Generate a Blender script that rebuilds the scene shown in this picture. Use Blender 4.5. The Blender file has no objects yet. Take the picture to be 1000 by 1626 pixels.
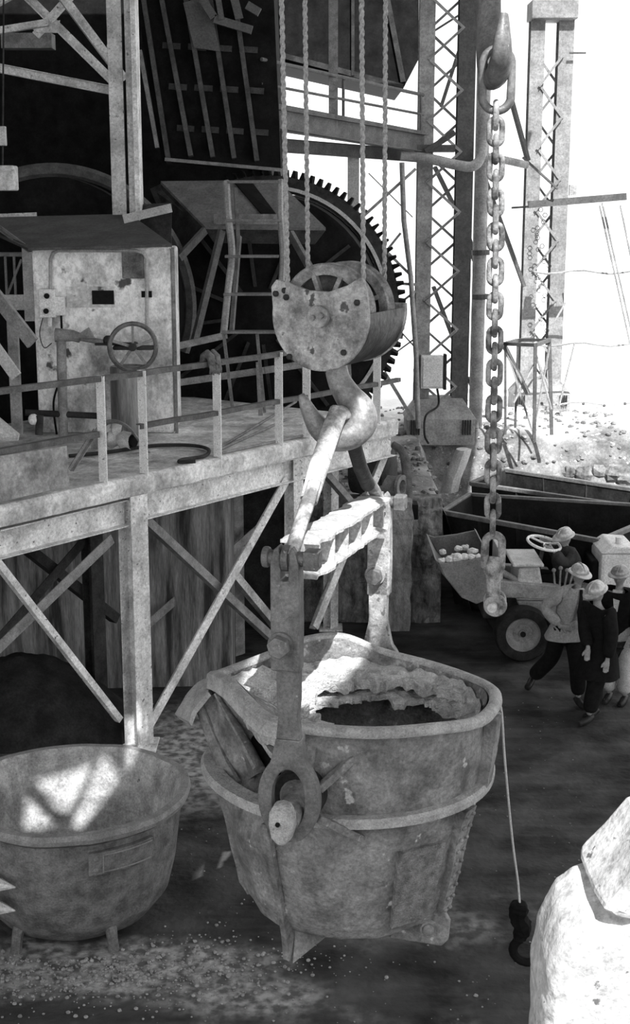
import bpy, bmesh, math, random
from mathutils import Vector, Matrix, noise
random.seed(7)
scene = bpy.context.scene
COL = scene.collection
# ---------------------------------------------------------------- camera, light, exposure
F = 2200.0; PITCH = math.radians(12.4); CAMZ = 6.0
cam_data = bpy.data.cameras.new('camera'); cam = bpy.data.objects.new('camera', cam_data); COL.objects.link(cam)
cam.location = (0, 0, CAMZ); cam.rotation_euler = (math.radians(90) - PITCH, 0, 0)
cam_data.sensor_fit = 'HORIZONTAL'; cam_data.sensor_width = 36.0; cam_data.lens = F / 1000.0 * 36.0
cam_data.clip_end = 500
scene.camera = cam
scene.view_settings.view_transform = 'Standard'; scene.view_settings.look = 'None'
scene.view_settings.exposure = 0.0; scene.view_settings.gamma = 1.0
scene.view_settings.use_curve_mapping = False
world = bpy.data.worlds.new('overcast_sky'); scene.world = world; world.use_nodes = True
bg = world.node_tree.nodes['Background']; bg.inputs['Color'].default_value = (1, 1, 1, 1); bg.inputs['Strength'].default_value = 1.6
SUN_TRAVEL = Vector((-0.17, 0.62, -0.765)).normalized()
sun_data = bpy.data.lights.new('sun', 'SUN'); sun_data.energy = 9.0; sun_data.angle = math.radians(0.4)
sun = bpy.data.objects.new('sun', sun_data); COL.objects.link(sun)
sun.rotation_euler = SUN_TRAVEL.to_track_quat('-Z', 'Y').to_euler(); sun.location = (12, -12, 30)

# ---------------------------------------------------------------- anchors measured on the photograph
cp, sp_ = math.cos(PITCH), math.sin(PITCH)
def ray(px, py):
    u = (px - 500) / F; v = (813 - py) / F
    return Vector((u, cp + v * sp_, -sp_ + v * cp))
def at(px, py, Y):
    d = ray(px, py); return Vector((0, 0, CAMZ)) + d * (Y / d.y)
def onz(px, py, z):
    d = ray(px, py); return Vector((0, 0, CAMZ)) + d * ((z - CAMZ) / d.z)
def V(*a): return Vector(a)
def lerp(a, b, t): return a + (b - a) * t

# ---------------------------------------------------------------- materials
MATS = {}
def mat(name, lo, hi, scale=6.0, rough=0.75, metal=0.0, bump=0.25, stretch=None, spots=None, spot_scale=30, det=6.0, fine=True, contrast=(0.35, 0.65)):
    if name in MATS: return MATS[name]
    m = bpy.data.materials.new(name); m.use_nodes = True; nt = m.node_tree; N = nt.nodes; L = nt.links
    b = N['Principled BSDF']; b.inputs['Roughness'].default_value = rough; b.inputs['Metallic'].default_value = metal
    b.inputs['Specular IOR Level'].default_value = 0.35 if hi > .1 else 0.15
    tc = N.new('ShaderNodeTexCoord'); mp = N.new('ShaderNodeMapping'); L.new(tc.outputs['Object'], mp.inputs['Vector'])
    if stretch: mp.inputs['Scale'].default_value = stretch
    n = N.new('ShaderNodeTexNoise'); n.inputs['Scale'].default_value = scale; n.inputs['Detail'].default_value = det; n.inputs['Roughness'].default_value = 0.62
    L.new(mp.outputs['Vector'], n.inputs['Vector'])
    r = N.new('ShaderNodeValToRGB'); r.color_ramp.elements[0].position = contrast[0]; r.color_ramp.elements[1].position = contrast[1]
    r.color_ramp.elements[0].color = (lo, lo, lo, 1); r.color_ramp.elements[1].color = (hi, hi, hi, 1)
    L.new(n.outputs['Fac'], r.inputs['Fac']); col = r.outputs['Color']
    if spots is not None:
        n2 = N.new('ShaderNodeTexNoise'); n2.inputs['Scale'].default_value = spot_scale; n2.inputs['Detail'].default_value = 4
        L.new(tc.outputs['Object'], n2.inputs['Vector'])
        r2 = N.new('ShaderNodeValToRGB'); r2.color_ramp.elements[0].position = spots[1]; r2.color_ramp.elements[1].position = spots[1] + 0.04
        L.new(n2.outputs['Fac'], r2.inputs['Fac'])
        mx = N.new('ShaderNodeMixRGB'); L.new(r2.outputs['Color'], mx.inputs['Fac']); L.new(col, mx.inputs['Color1'])
        mx.inputs['Color2'].default_value = (spots[0],) * 3 + (1,); col = mx.outputs['Color']
    if fine:
        n4 = N.new('ShaderNodeTexNoise'); n4.inputs['Scale'].default_value = scale * 9; n4.inputs['Detail'].default_value = 3; n4.inputs['Roughness'].default_value = 0.8
        L.new(mp.outputs['Vector'], n4.inputs['Vector'])
        r4 = N.new('ShaderNodeMapRange'); r4.inputs['From Min'].default_value = 0.3; r4.inputs['From Max'].default_value = 0.7; r4.inputs['To Min'].default_value = 0.62; r4.inputs['To Max'].default_value = 1.3
        L.new(n4.outputs['Fac'], r4.inputs['Value'])
        m4 = N.new('ShaderNodeMixRGB'); m4.blend_type = 'MULTIPLY'; m4.inputs['Fac'].default_value = 1.0
        L.new(col, m4.inputs['Color1']); L.new(r4.outputs['Result'], m4.inputs['Color2']); col = m4.outputs['Color']
    L.new(col, b.inputs['Base Color'])
    if bump:
        n3 = N.new('ShaderNodeTexNoise'); n3.inputs['Scale'].default_value = scale * 5; n3.inputs['Detail'].default_value = 5
        L.new(tc.outputs['Object'], n3.inputs['Vector'])
        bp = N.new('ShaderNodeBump'); bp.inputs['Strength'].default_value = bump; bp.inputs['Distance'].default_value = 0.02
        L.new(n3.outputs['Fac'], bp.inputs['Height']); L.new(bp.outputs['Normal'], b.inputs['Normal'])
    MATS[name] = m; return m
steel_pale = lambda: mat('pale_dusty_steel', 0.42, 0.86, 3, 0.8, spots=(0.16, 0.66), spot_scale=22)
steel_rail = lambda: mat('worn_rail_steel', 0.76, 0.93, 9, 0.7, spots=(0.3, 0.66), spot_scale=26)
steel_mid = lambda: mat('grey_steel', 0.15, 0.30, 7, 0.6)
steel_dark = lambda: mat('dark_steel', 0.02, 0.055, 5, 0.7)
soot = lambda: mat('soot_and_shade_black', 0.004, 0.014, 3, 0.9)
cast = lambda: mat('cast_ladle_steel', 0.10, 0.30, 4, 0.8, bump=1.0, spots=(0.42, 0.68), spot_scale=9)
crustm = lambda: mat('slag_crust', 0.30, 0.62, 10, 0.95, bump=1.0)
white_dust = lambda: mat('white_dust_on_steel', 0.30, 0.58, 6, 0.9, bump=0.5)
forged = lambda: mat('forged_worn_steel', 0.10, 0.20, 6, 0.5, metal=0.2, spots=(0.3, 0.68), spot_scale=40, bump=0.15)
hookm = lambda: mat('hook_steel', 0.12, 0.34, 5, 0.45, metal=0.15, bump=0.12)
blockm = lambda: mat('greasy_block_plate', 0.11, 0.52, 6, 0.55, bump=0.5, spots=(0.07, 0.64), spot_scale=11, contrast=(0.36, 0.66))
concrete = lambda: mat('stained_concrete', 0.04, 0.30, 2.2, 0.95, stretch=(3, 3, 0.28), bump=0.5, contrast=(0.38, 0.62))
deckm = lambda: mat('dusty_deck_concrete', 0.36, 0.90, 2.2, 0.95, bump=1.0)
paint_white = lambda: mat('flaking_white_paint', 0.36, 0.86, 1.6, 0.6, spots=(0.12, 0.63), spot_scale=3.5, bump=0.1)

# ---------------------------------------------------------------- mesh builder
class MB:
    def __init__(s): s.v = []; s.f = []
    def add(s, vs, fs):
        o = len(s.v); s.v += [Vector(p) for p in vs]; s.f += [tuple(i + o for i in f) for f in fs]; return s
    def loft(s, rings, closed=True, cap0=True, cap1=True, wrap=False):
        n = len(rings[0]); vs = [p for r in rings for p in r]; fs = []; m = len(rings)
        for i in range(m if wrap else m - 1):
            a = i * n; b = ((i + 1) % m) * n
            for j in range(n if closed else n - 1):
                k = (j + 1) % n; fs.append((a + j, a + k, b + k, b + j))
        if closed and not wrap:
            if cap0: fs.append(tuple(reversed(range(n))))
            if cap1: fs.append(tuple((m - 1) * n + j for j in range(n)))
        return s.add(vs, fs)
    def box(s, c, size, R=None):
        c = Vector(c); h = Vector(size) / 2; vs = []
        for x in (-1, 1):
            for y in (-1, 1):
                for z in (-1, 1):
                    p = Vector((x * h.x, y * h.y, z * h.z))
                    if R: p = R @ p
                    vs.append(c + p)
        return s.add(vs, [(0, 1, 3, 2), (4, 6, 7, 5), (0, 4, 5, 1), (2, 3, 7, 6), (0, 2, 6, 4), (1, 5, 7, 3)])
    def prism(s, poly, ext):
        ext = Vector(ext); poly = [Vector(p) for p in poly]
        return s.loft([poly, [p + ext for p in poly]])
    def frame(s, p0, p1, up):
        d = (Vector(p1) - Vector(p0)).normalized(); up = Vector(up)
        if abs(d.dot(up)) > 0.98: up = Vector((0, 1, 0)) if abs(d.y) < 0.9 else Vector((1, 0, 0))
        x = d.cross(up).normalized(); y = x.cross(d).normalized(); return d, x, y
    def section(s, poly, p0, p1, up=(0, 0, 1)):
        p0 = Vector(p0); p1 = Vector(p1); d, x, y = s.frame(p0, p1, up)
        return s.loft([[p0 + x * a + y * b for a, b in poly], [p1 + x * a + y * b for a, b in poly]])
    def bar(s, p0, p1, w, h=None, up=(0, 0, 1)):
        h = h or w; w /= 2; h /= 2
        return s.section([(-w, -h), (w, -h), (w, h), (-w, h)], p0, p1, up)
    def ibeam(s, p0, p1, w, h, t=0.015, tw=0.012, up=(0, 0, 1)):
        W = w / 2; H = h / 2; q = tw / 2
        return s.section([(-W, -H), (W, -H), (W, -H + t), (q, -H + t), (q, H - t), (W, H - t), (W, H), (-W, H), (-W, H - t), (-q, H - t), (-q, -H + t), (-W, -H + t)], p0, p1, up)
    def angle(s, p0, p1, w, t=0.012, up=(0, 0, 1)):
        return s.section([(0, 0), (w, 0), (w, t), (t, t), (t, w), (0, w)], p0, p1, up)
    def channel(s, p0, p1, w, h, t=0.012, up=(0, 0, 1)):
        H = h / 2
        return s.section([(0, -H), (w, -H), (w, -H + t), (t, -H + t), (t, H - t), (w, H - t), (w, H), (0, H)], p0, p1, up)
    def tube(s, pts, r, n=10, closed=False, sx=1.0, sy=1.0, up=None, cap=True):
        pts = [Vector(p) for p in pts]; m = len(pts)
        rs = r if isinstance(r, (list, tuple)) else [r] * m
        rings = []; prev = None
        for i in range(m):
            if closed: t = (pts[(i + 1) % m] - pts[i - 1]).normalized()
            else: t = (pts[min(i + 1, m - 1)] - pts[max(i - 1, 0)]).normalized()
            if up is not None:
                nx = t.cross(Vector(up)).normalized()
            elif prev is None:
                nx = t.orthogonal().normalized()
            else:
                nx = (prev - t * prev.dot(t)).normalized()
            prev = nx; ny = t.cross(nx)
            rings.append([pts[i] + nx * (math.cos(2 * math.pi * k / n) * rs[i] * sx) + ny * (math.sin(2 * math.pi * k / n) * rs[i] * sy) for k in range(n)])
        return s.loft(rings, wrap=closed, cap0=cap, cap1=cap)
    def cyl(s, p0, p1, r, r2=None, n=24):
        return s.tube([p0, p1], [r, r if r2 is None else r2], n)
    def lathe(s, c, axis, prof, n=32, cap0=False, cap1=False, a0=0, a1=360):
        # prof: (radius, distance along the axis)
        c = Vector(c); ax = Vector(axis).normalized(); x = ax.orthogonal().normalized(); y = ax.cross(x)
        rings = []
        for r, h in prof:
            rings.append([c + ax * h + x * (r * math.cos(2 * math.pi * k / n)) + y * (r * math.sin(2 * math.pi * k / n)) for k in range(n)])
        return s.loft(rings, cap0=cap0, cap1=cap1)
    def ball(s, c, r, n=12, m=8, sc=(1, 1, 1)):
        c = Vector(c); rings = []
        for i in range(1, m):
            a = math.pi * i / m
            rings.append([c + Vector((r * sc[0] * math.sin(a) * math.cos(2 * math.pi * k / n), r * sc[1] * math.sin(a) * math.sin(2 * math.pi * k / n), r * sc[2] * math.cos(a))) for k in range(n)])
        return s.loft(rings)
    def hexnut(s, c, axis, r, h):
        c = Vector(c); ax = Vector(axis).normalized(); s.cyl(c, c + ax * h, r, n=6); return s
    def build(s, name, m, parent=None, bevel=0.0, smooth=False, jitter=0, nscale=6, sub=0, solid=0):
        loc = parent_loc(parent) if parent else Vector((0, 0, 0))
        me = bpy.data.meshes.new(name)
        vs = s.v
        if jitter:
            vs = [p + noise.noise_vector(p * nscale) * jitter for p in vs]
        me.from_pydata([tuple(p - loc) for p in vs], [], s.f); me.validate()
        bm = bmesh.new(); bm.from_mesh(me); bmesh.ops.recalc_face_normals(bm, faces=bm.faces)
        if smooth:
            for f in bm.faces: f.smooth = True
            for e in bm.edges:
                if len(e.link_faces) == 2 and e.calc_face_angle(0) > 0.7: e.smooth = False
        bm.to_mesh(me); bm.free(); me.materials.append(m)
        o = bpy.data.objects.new(name, me); COL.objects.link(o)
        if parent: o.parent = parent
        if bevel:
            b = o.modifiers.new('bevel', 'BEVEL'); b.width = bevel; b.segments = 2; b.limit_method = 'ANGLE'; b.angle_limit = 0.6
        if sub:
            q = o.modifiers.new('subd', 'SUBSURF'); q.levels = sub; q.render_levels = sub
        return o
LOC = {}
def parent_loc(o):
    return LOC.get(o.name, Vector((0, 0, 0)))
def thing(name, label, cat, loc=(0, 0, 0), group=None):
    o = bpy.data.objects.new(name, None); COL.objects.link(o); o.location = loc; LOC[o.name] = Vector(loc)
    o.empty_display_size = 0.1
    o['label'] = label; o['category'] = cat
    if group: o['group'] = group
    return o
def part(mb, name, m, parent, **k):
    o = mb.build(name, m, parent, **k); LOC[o.name] = parent_loc(parent); return o
def tag(o, label, cat, group=None, kind=None):
    o['label'] = label; o['category'] = cat
    if group: o['group'] = group
    if kind: o['kind'] = kind
    return o
def struct(o, label=None, cat=None):
    o['kind'] = 'structure'
    if label: o['label'] = label; o['category'] = cat
    return o
def catmull(pts, n=8, closed=False):
    pts = [Vector(p) for p in pts]; out = []; m = len(pts)
    rng = range(m) if closed else range(m - 1)
    for i in rng:
        if closed: p0, p1, p2, p3 = pts[i - 1], pts[i], pts[(i + 1) % m], pts[(i + 2) % m]
        else: p0, p1, p2, p3 = pts[max(i - 1, 0)], pts[i], pts[i + 1], pts[min(i + 2, m - 1)]
        for k in range(n):
            t = k / n; t2 = t * t; t3 = t2 * t
            out.append(0.5 * ((2 * p1) + (p2 - p0) * t + (2 * p0 - 5 * p1 + 4 * p2 - p3) * t2 + (3 * p1 - p0 - 3 * p2 + p3) * t3))
    if not closed: out.append(pts[-1])
    return out
def smooth01(t):
    t = max(0, min(1, t)); return t * t * (3 - 2 * t)

# ================================================================ SETTING
# floor of the converter aisle
def floor_material():
    m = bpy.data.materials.new('trodden_dark_floor'); m.use_nodes = True; nt = m.node_tree; N = nt.nodes; L = nt.links
    b = N['Principled BSDF']; b.inputs['Roughness'].default_value = 0.9; b.inputs['Specular IOR Level'].default_value = 0.25
    tc = N.new('ShaderNodeTexCoord')
    def nz(scale, stretch=None, det=6):
        n = N.new('ShaderNodeTexNoise'); n.inputs['Scale'].default_value = scale; n.inputs['Detail'].default_value = det
        if stretch:
            mp = N.new('ShaderNodeMapping'); mp.inputs['Scale'].default_value = stretch; L.new(tc.outputs['Object'], mp.inputs['Vector']); L.new(mp.outputs['Vector'], n.inputs['Vector'])
        else: L.new(tc.outputs['Object'], n.inputs['Vector'])
        return n
    base = N.new('ShaderNodeValToRGB'); e = base.color_ramp.elements; e[0].position = 0.35; e[1].position = 0.72
    e[0].color = (.010,) * 3 + (1,); e[1].color = (.075,) * 3 + (1,)
    L.new(nz(1.6).outputs['Fac'], base.inputs['Fac'])
    track = N.new('ShaderNodeValToRGB'); e = track.color_ramp.elements; e[0].position = 0.5; e[1].position = 0.75
    e[0].color = (0,) * 3 + (1,); e[1].color = (.028,) * 3 + (1,)
    L.new(nz(5, (0.12, 1, 1)).outputs['Fac'], track.inputs['Fac'])
    a1 = N.new('ShaderNodeMixRGB'); a1.blend_type = 'ADD'; a1.inputs['Fac'].default_value = 1
    L.new(base.outputs['Color'], a1.inputs['Color1']); L.new(track.outputs['Color'], a1.inputs['Color2'])
    # spilled pale dust, kept in the mesh attribute 'dust' (it has a shape of its own on the floor)
    at_ = N.new('ShaderNodeAttribute'); at_.attribute_name = 'dust'
    fine = N.new('ShaderNodeValToRGB'); e = fine.color_ramp.elements; e[0].position = 0.4; e[1].position = 0.62
    e[0].color = (.10,) * 3 + (1,); e[1].color = (.40,) * 3 + (1,)
    L.new(nz(9, None, 12).outputs['Fac'], fine.inputs['Fac'])
    mx = N.new('ShaderNodeMixRGB'); L.new(at_.outputs['Fac'], mx.inputs['Fac']); L.new(a1.outputs['Color'], mx.inputs['Color1']); L.new(fine.outputs['Color'], mx.inputs['Color2'])
    L.new(mx.outputs['Color'], b.inputs['Base Color'])
    bp = N.new('ShaderNodeBump'); bp.inputs['Strength'].default_value = 0.7; bp.inputs['Distance'].default_value = 0.03
    L.new(nz(14, None, 8).outputs['Fac'], bp.inputs['Height']); L.new(bp.outputs['Normal'], b.inputs['Normal'])
    return m
def dust_at(x, y):
    d = 0.0
    def blob(cx, cy, rx, ry, s):
        q = ((x - cx) / rx) ** 2 + ((y - cy) / ry) ** 2
        return s * max(0, 1 - q)
    d = max(blob(-2.0, 10.15, 2.0, .55, 1.3), blob(-0.65, 9.75, .8, .38, .9), blob(-1.35, 14.6, 1.1, 1.9, 1.2), blob(-3.4, 13.8, 2.0, 1.2, .4), blob(0.9, 10.9, 1.2, .7, .28), blob(.2, 9.3, 1.2, .3, .2))
    n = noise.noise(Vector((x * 2.1, y * 2.1, 3))) * .5 + noise.noise(Vector((x * 6, y * 6, 8))) * .25
    return max(0, min(1, d + n * 0.9 * (1 if d > 0.02 else 0.25)))
def floor_z(x, y):
    p = Vector((x, y, 0)); z = noise.noise(p * 0.7) * 0.03 + noise.noise(p * 2.6) * 0.015 + noise.noise(p * 7) * 0.007
    z += 0.06 * math.exp(-((x + 0.95) / .9) ** 2 - ((y - 16.0) / 1.1) ** 2)   # spill against the wall corner
    return z
xs = [-30, -20, -14, -10] + [-8 + i * 0.08 for i in range(0, 176)] + [7, 10, 16, 30]
ys = [-8, 0, 3, 5, 6.5] + [7 + i * 0.08 for i in range(0, 190)] + [23, 25, 28]
mb = MB(); vs = []; dust = []
for y in ys:
    for x in xs:
        vs.append(Vector((x, y, floor_z(x, y)))); dust.append(dust_at(x, y))
nx = len(xs)
mb.add(vs, [(j * nx + i, j * nx + i + 1, (j + 1) * nx + i + 1, (j + 1) * nx + i) for j in range(len(ys) - 1) for i in range(nx - 1)])
fl = mb.build('floor', floor_material(), smooth=True)
att = fl.data.attributes.new('dust', 'FLOAT', 'POINT'); att.data.foreach_set('value', dust)
struct(fl)
# raised ground outside the aisle
def emb_z(x, y):
    side = smooth01((2.5 - x) / 0.7); back = smooth01((y - 24.4) / 1.6)
    t = max(side, back); p = Vector((x, y, 0))
    rough = noise.noise(p * 0.9) * 0.10 + noise.noise(p * 3) * 0.06 + noise.noise(p * 8) * 0.03
    if y < 20.3: rough *= 0.4
    return -0.15 + t * (1.93 + rough * min(1, 1) + 0.10 * smooth01((y - 21) / 4)) + (noise.noise(p * 0.8) * 0.12 if t > .5 and y > 24 and y < 40 else 0)
xs = [-14, -10, -6] + [-3 + i * 0.11 for i in range(0, 110)] + [10, 13, 17, 24, 40, 70]
ys = [20.06, 20.15] + [20.25 + i * 0.11 for i in range(0, 90)] + [30.5, 32, 35, 40, 50, 70, 110]
mb = MB(); nx = len(xs)
mb.add([Vector((x, y, emb_z(x, y))) for y in ys for x in xs], [(j * nx + i, j * nx + i + 1, (j + 1) * nx + i + 1, (j + 1) * nx + i) for j in range(len(ys) - 1) for i in range(nx - 1)])
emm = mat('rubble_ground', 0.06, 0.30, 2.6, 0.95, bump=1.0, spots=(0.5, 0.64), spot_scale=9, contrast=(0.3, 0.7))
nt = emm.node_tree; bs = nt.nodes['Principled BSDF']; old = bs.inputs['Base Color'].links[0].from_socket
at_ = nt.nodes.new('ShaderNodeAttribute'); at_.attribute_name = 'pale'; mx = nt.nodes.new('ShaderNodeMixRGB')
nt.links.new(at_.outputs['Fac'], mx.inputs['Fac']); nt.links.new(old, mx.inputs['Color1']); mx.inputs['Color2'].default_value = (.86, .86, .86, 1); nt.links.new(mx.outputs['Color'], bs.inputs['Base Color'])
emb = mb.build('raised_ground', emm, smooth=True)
att = emb.data.attributes.new('pale', 'FLOAT', 'POINT')  # whitens the far ground's colour to stand in for haze
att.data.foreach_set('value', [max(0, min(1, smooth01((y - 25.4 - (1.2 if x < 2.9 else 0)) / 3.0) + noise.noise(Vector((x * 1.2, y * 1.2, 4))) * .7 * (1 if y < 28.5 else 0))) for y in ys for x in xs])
def hit_terrain(px, py):
    d = ray(px, py); Y = 20.1
    while Y < 60:
        p = V(0, 0, CAMZ) + d * (Y / d.y)
        if p.z <= emb_z(p.x, p.y): return p
        Y += .05
    return p
struct(emb, 'raised rubble ground beyond the pit wall', 'ground')
# walls, roof
mb = MB(); mb.box((-7.9, 27.2, 6.5), (14.6, 0.4, 13)); struct(mb.build('wall_back', soot()))
mb = MB(); mb.box((-11, 18, 6.5), (0.4, 18, 13)); struct(mb.build('wall_left', soot()))
mb = MB()  # stained concrete wall under the platform
mb.box((-5.0, 17.15, 1.25), (7.9, 0.7, 3.1)); struct(mb.build('wall_under_platform', concrete(), bevel=0.03), 'vertically stained concrete wall under the platform', 'wall')
mb = MB()
gx, gz = 44, 36
mb.add([V(-.35 + 2.2 * i / gx, 19.66 + .07 * noise.noise(V(i * .25, j * .25, 2)) + .04 * noise.noise(V(i * .8, j * .8, 5)) + (.12 if j == gz else 0), -.1 + 1.86 * j / gz) for j in range(gz + 1) for i in range(gx + 1)], [(j * (gx + 1) + i, j * (gx + 1) + i + 1, (j + 1) * (gx + 1) + i + 1, (j + 1) * (gx + 1) + i) for j in range(gz) for i in range(gx)])
w = mb.box((0.75, 19.93, 0.87), (2.2, 0.32, 1.98)).build('wall_pit', mat('rough_pit_concrete', 0.05, 0.26, 4, 0.95, bump=1.0, stretch=(2, 2, .6)), bevel=0.05)
struct(w, 'rough concrete retaining wall of the pit behind the ladle', 'wall')
w = MB().box((-4.0, 20.2, 1.4), (8.2, 0.3, 3.0)).build('wall_recess', steel_dark()); struct(w, 'added dark wall standing in for shade between the platform wall and the pit wall', 'wall')  # wall added to close the gap; dark tone stands for the recess's shade
# unseen roof sheets, outline and openings shaped to place sun patches and shade
ROOF_Z = 13.2
def sun_hit(p, z=ROOF_Z):
    t = (z - p.z) / SUN_TRAVEL.z
    return p + SUN_TRAVEL * t
roofm = mat('roof_sheet', 0.05, 0.09, 2, 0.8)
A = V(-2.0, 14.8, 0); B = V(1.1, 19.0, 0); U = (B - A).normalized(); NN = V(-U.y, U.x, 0); PL = (B - A).length
def P(s, n, z): return A + U * s + NN * n + V(0, 0, z)
def s_of_px(px, n=0.0):
    lo, hi = -5.0, 9.0; k = (px - 500) / F
    for _ in range(50):
        mid = (lo + hi) / 2; p = P(mid, n, 3.6); zc = p.y * cp + (6 - 3.6) * sp_
        if p.x / zc < k: lo = mid
        else: hi = mid
    return lo
def on_plane(px, py, n=0.0):
    d = ray(px, py); nrm = V(NN.x, NN.y, 0); t = (A + NN * n - V(0, 0, CAMZ)).dot(nrm) / d.dot(nrm)
    return V(0, 0, CAMZ) + d * t
from mathutils.geometry import tessellate_polygon
def sunq(p): q = sun_hit(Vector(p)); return V(q.x, q.y, ROOF_Z)
PCX, PCY = (115 - 500) / F * 11.85, 11.05
def pot_hit(px, py):
    d = ray(px, py); Y = 9.6; inside = False
    while Y < 13:
        p = V(0, 0, CAMZ) + d * (Y / d.y); r = math.hypot(p.x - PCX, p.y - PCY)
        if p.z < 1.17:
            lim = .90 if p.z > .9 else .90 - (.9 - p.z) * .18
            if inside and r > lim: return p
            if r < lim: inside = True
            if inside and p.z < .2: return p
        Y += .01
    return p
def opening(pts): return [sunq(pot_hit(*p)) for p in pts]
HOLES = [opening([(52, 1240), (148, 1212), (108, 1298), (92, 1292)]), opening([(163, 1195), (192, 1235), (128, 1325), (112, 1318)]), opening([(192, 1188), (242, 1196), (200, 1243)]), opening([(42, 1268), (90, 1318), (35, 1325)]),
         [V(x, y, ROOF_Z) for x, y in ((1.78, .25), (1.85, 1.1), (2.12, 1.8), (2.3, 2.6), (2.85, 2.75), (2.75, 1.4), (2.3, .25))],
         [sunq(on_plane(px, py)) for px, py in ((203, 1118), (203, 1162), (230, 1172), (226, 1125))]]
outer_ = [V(x, y, ROOF_Z) for x, y in ((-14, -2), (13, -2), (13, 11), (5.6, 13), (5.6, 24), (-14, 24))]
loops = [outer_] + HOLES; flat = [p for l in loops for p in l]
rb = MB(); rb.add(flat, [tuple(t) for t in tessellate_polygon(loops)])
ro = struct(rb.build('ceiling', roofm)); so = ro.modifiers.new('solid', 'SOLIDIFY'); so.thickness = .04

# ================================================================ RAISED PLATFORM
S0 = -4.2; ZT = 3.15; ZB = 2.93
plat = thing('raised_platform', 'raised concrete-decked steel platform with X-braced legs behind the ladle', 'platform', (-2.0, 14.8, 0))
mb = MB(); n = 160; top = []; rings = []
for i in range(n + 1):
    s = lerp(S0, PL, i / n); w_ = 0.035 * noise.noise(Vector((s * 3, 1, 1))) + .02 * noise.noise(Vector((s * 11, 1, 1)))
    rings.append([P(s, -0.06 + w_, ZB), P(s, -0.07 + w_ * 1.3, ZT - .03), P(s, -0.03 + w_, ZT), P(s, 3.95, ZT), P(s, 3.95, ZB)])
part(mb.loft(rings), 'deck_slab', deckm(), plat, bevel=0.008)
def kp(name, mb, m=None, **k): return part(mb, name, m or steel_pale(), plat, **k)
kp('girder', MB().ibeam(P(0.02, 0.06, 2.775), P(PL, .06, 2.775), 0.18, 0.30), bevel=0.004)
kp('girder', MB().ibeam(P(S0, 0.10, 2.74), P(-0.02, .10, 2.74), 0.2, 0.30), bevel=0.004)
kp('girder', MB().ibeam(P(PL - .08, 0.16, 2.775), P(PL - .08, 3.9, 2.775), 0.16, 0.28))
for nn in (1.6, 3.2): kp('girder', MB().ibeam(P(S0, nn, 2.78), P(PL, nn, 2.78), 0.14, 0.26), steel_mid())
s2 = s_of_px(472)
for s, n0, w_ in ((0.06, 0.05, 0.26), (s2, .06, .2), (PL - .25, .9, .18)):
    mb = MB(); z0 = floor_z(P(s, n0, 0).x, P(s, n0, 0).y) - 0.15
    zt = 2.93 if n0 < .5 else 2.63
    mb.ibeam(P(s, n0, z0), P(s, n0, zt), w_, w_ * .8, 0.016, 0.014, up=NN)
    mb.box(P(s, n0, z0 + .17), (w_ + .16, w_ + .16, .03))
    post = kp('platform_post', mb, bevel=0.004)
    if n0 < .5:
        rv = MB()
        for k in range(4):
            for q in (-1, 1):
                rv.ball(P(s + q * w_ * .32, n0 - w_ * .4 - .004, 2.86 - k * .075), 0.016, 8, 5)
        part(rv, 'rivet', steel_pale(), post)
kp('platform_post', MB().ibeam(P(0.35, 1.0, -.05), P(.35, 1.0, 2.7), .2, .16, up=NN), steel_dark())
kp('platform_post', MB().ibeam(P(s2 + .3, 1.3, -.05), P(s2 + .3, 1.3, 2.7), .2, .16, up=NN), steel_mid())
def brace(a, b, w=.09, m=None, up=NN): kp('brace', MB().angle(a, b, w, .014, up), m, bevel=.002)
# front bracing right of the first post: two crossing angles
brace(on_plane(236, 1168, .02), on_plane(460, 766, .02), .13, steel_pale())
brace(on_plane(232, 832, .14), on_plane(432, 1018, .14), .10, steel_mid())
brace(on_plane(-20, 878, .02), on_plane(190, 1148, .02), .075, steel_pale())
brace(on_plane(-10, 1048, .12), on_plane(182, 862, .12), .12, steel_mid())
# rear frame of braces
brace(on_plane(235, 1000, 1.0), on_plane(420, 838, 1.0), .12, steel_mid())
brace(on_plane(285, 812, 1.1), on_plane(440, 1000, 1.1), .11, steel_pale())
brace(on_plane(-30, 1060, 1.0), on_plane(140, 862, 1.0), .12, steel_dark())
brace(on_plane(45, 880, 1.1), on_plane(185, 990, 1.1), .12, steel_dark())
brace(on_plane(505, 1000, .05), on_plane(622, 712, .05), .14, steel_pale())
brace(on_plane(500, 735, .12), on_plane(600, 850, .12), .09, steel_mid())
brace(on_plane(500, 1000, .9), on_plane(590, 760, .9), .10, steel_pale())

# guard rail
rail = thing('guardrail', 'pale angle-iron guardrail along the platform edge', 'railing', tuple(P(0, .05, ZT)))
for px in (155, 220, 338, 436, 480, 592):
    s = s_of_px(px, .05)
    mb = MB().angle(P(s, .05, ZT - .2), P(s, .05, 4.28), .12, .012, up=-NN)
    p_ = part(mb, 'rail_post', steel_rail(), rail, bevel=.002)
def rail_bar(s0, s1, z, w, m, d0=0, nm='top_rail'):
    rings = []; k = 24
    for i in range(k + 1):
        s = lerp(s0, s1, i / k); dz = .012 * noise.noise(Vector((s * 1.3, z, 0))) + (-.03 if nm == 'top_rail' else 0) * math.sin(math.pi * i / k)
        rings.append([P(s, -.035, z + dz), P(s, -.035 + w, z + dz), P(s, -.035 + w, z + dz - .012), P(s, -.02, z + dz - .012), P(s, -.02, z + dz - w * .8), P(s, -.035, z + dz - w * .8)])
    part(MB().loft(rings), nm, m, rail)
rlm = mat('dark_rail', .06, .14, 6, .6)
rail_bar(S0, PL + .1, 4.31, .075, rlm)
rail_bar(S0, s_of_px(155), 3.70, .08, rlm, nm='mid_rail'); rail_bar(s_of_px(220), PL + .1, 3.70, .07, rlm, nm='mid_rail')
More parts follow.
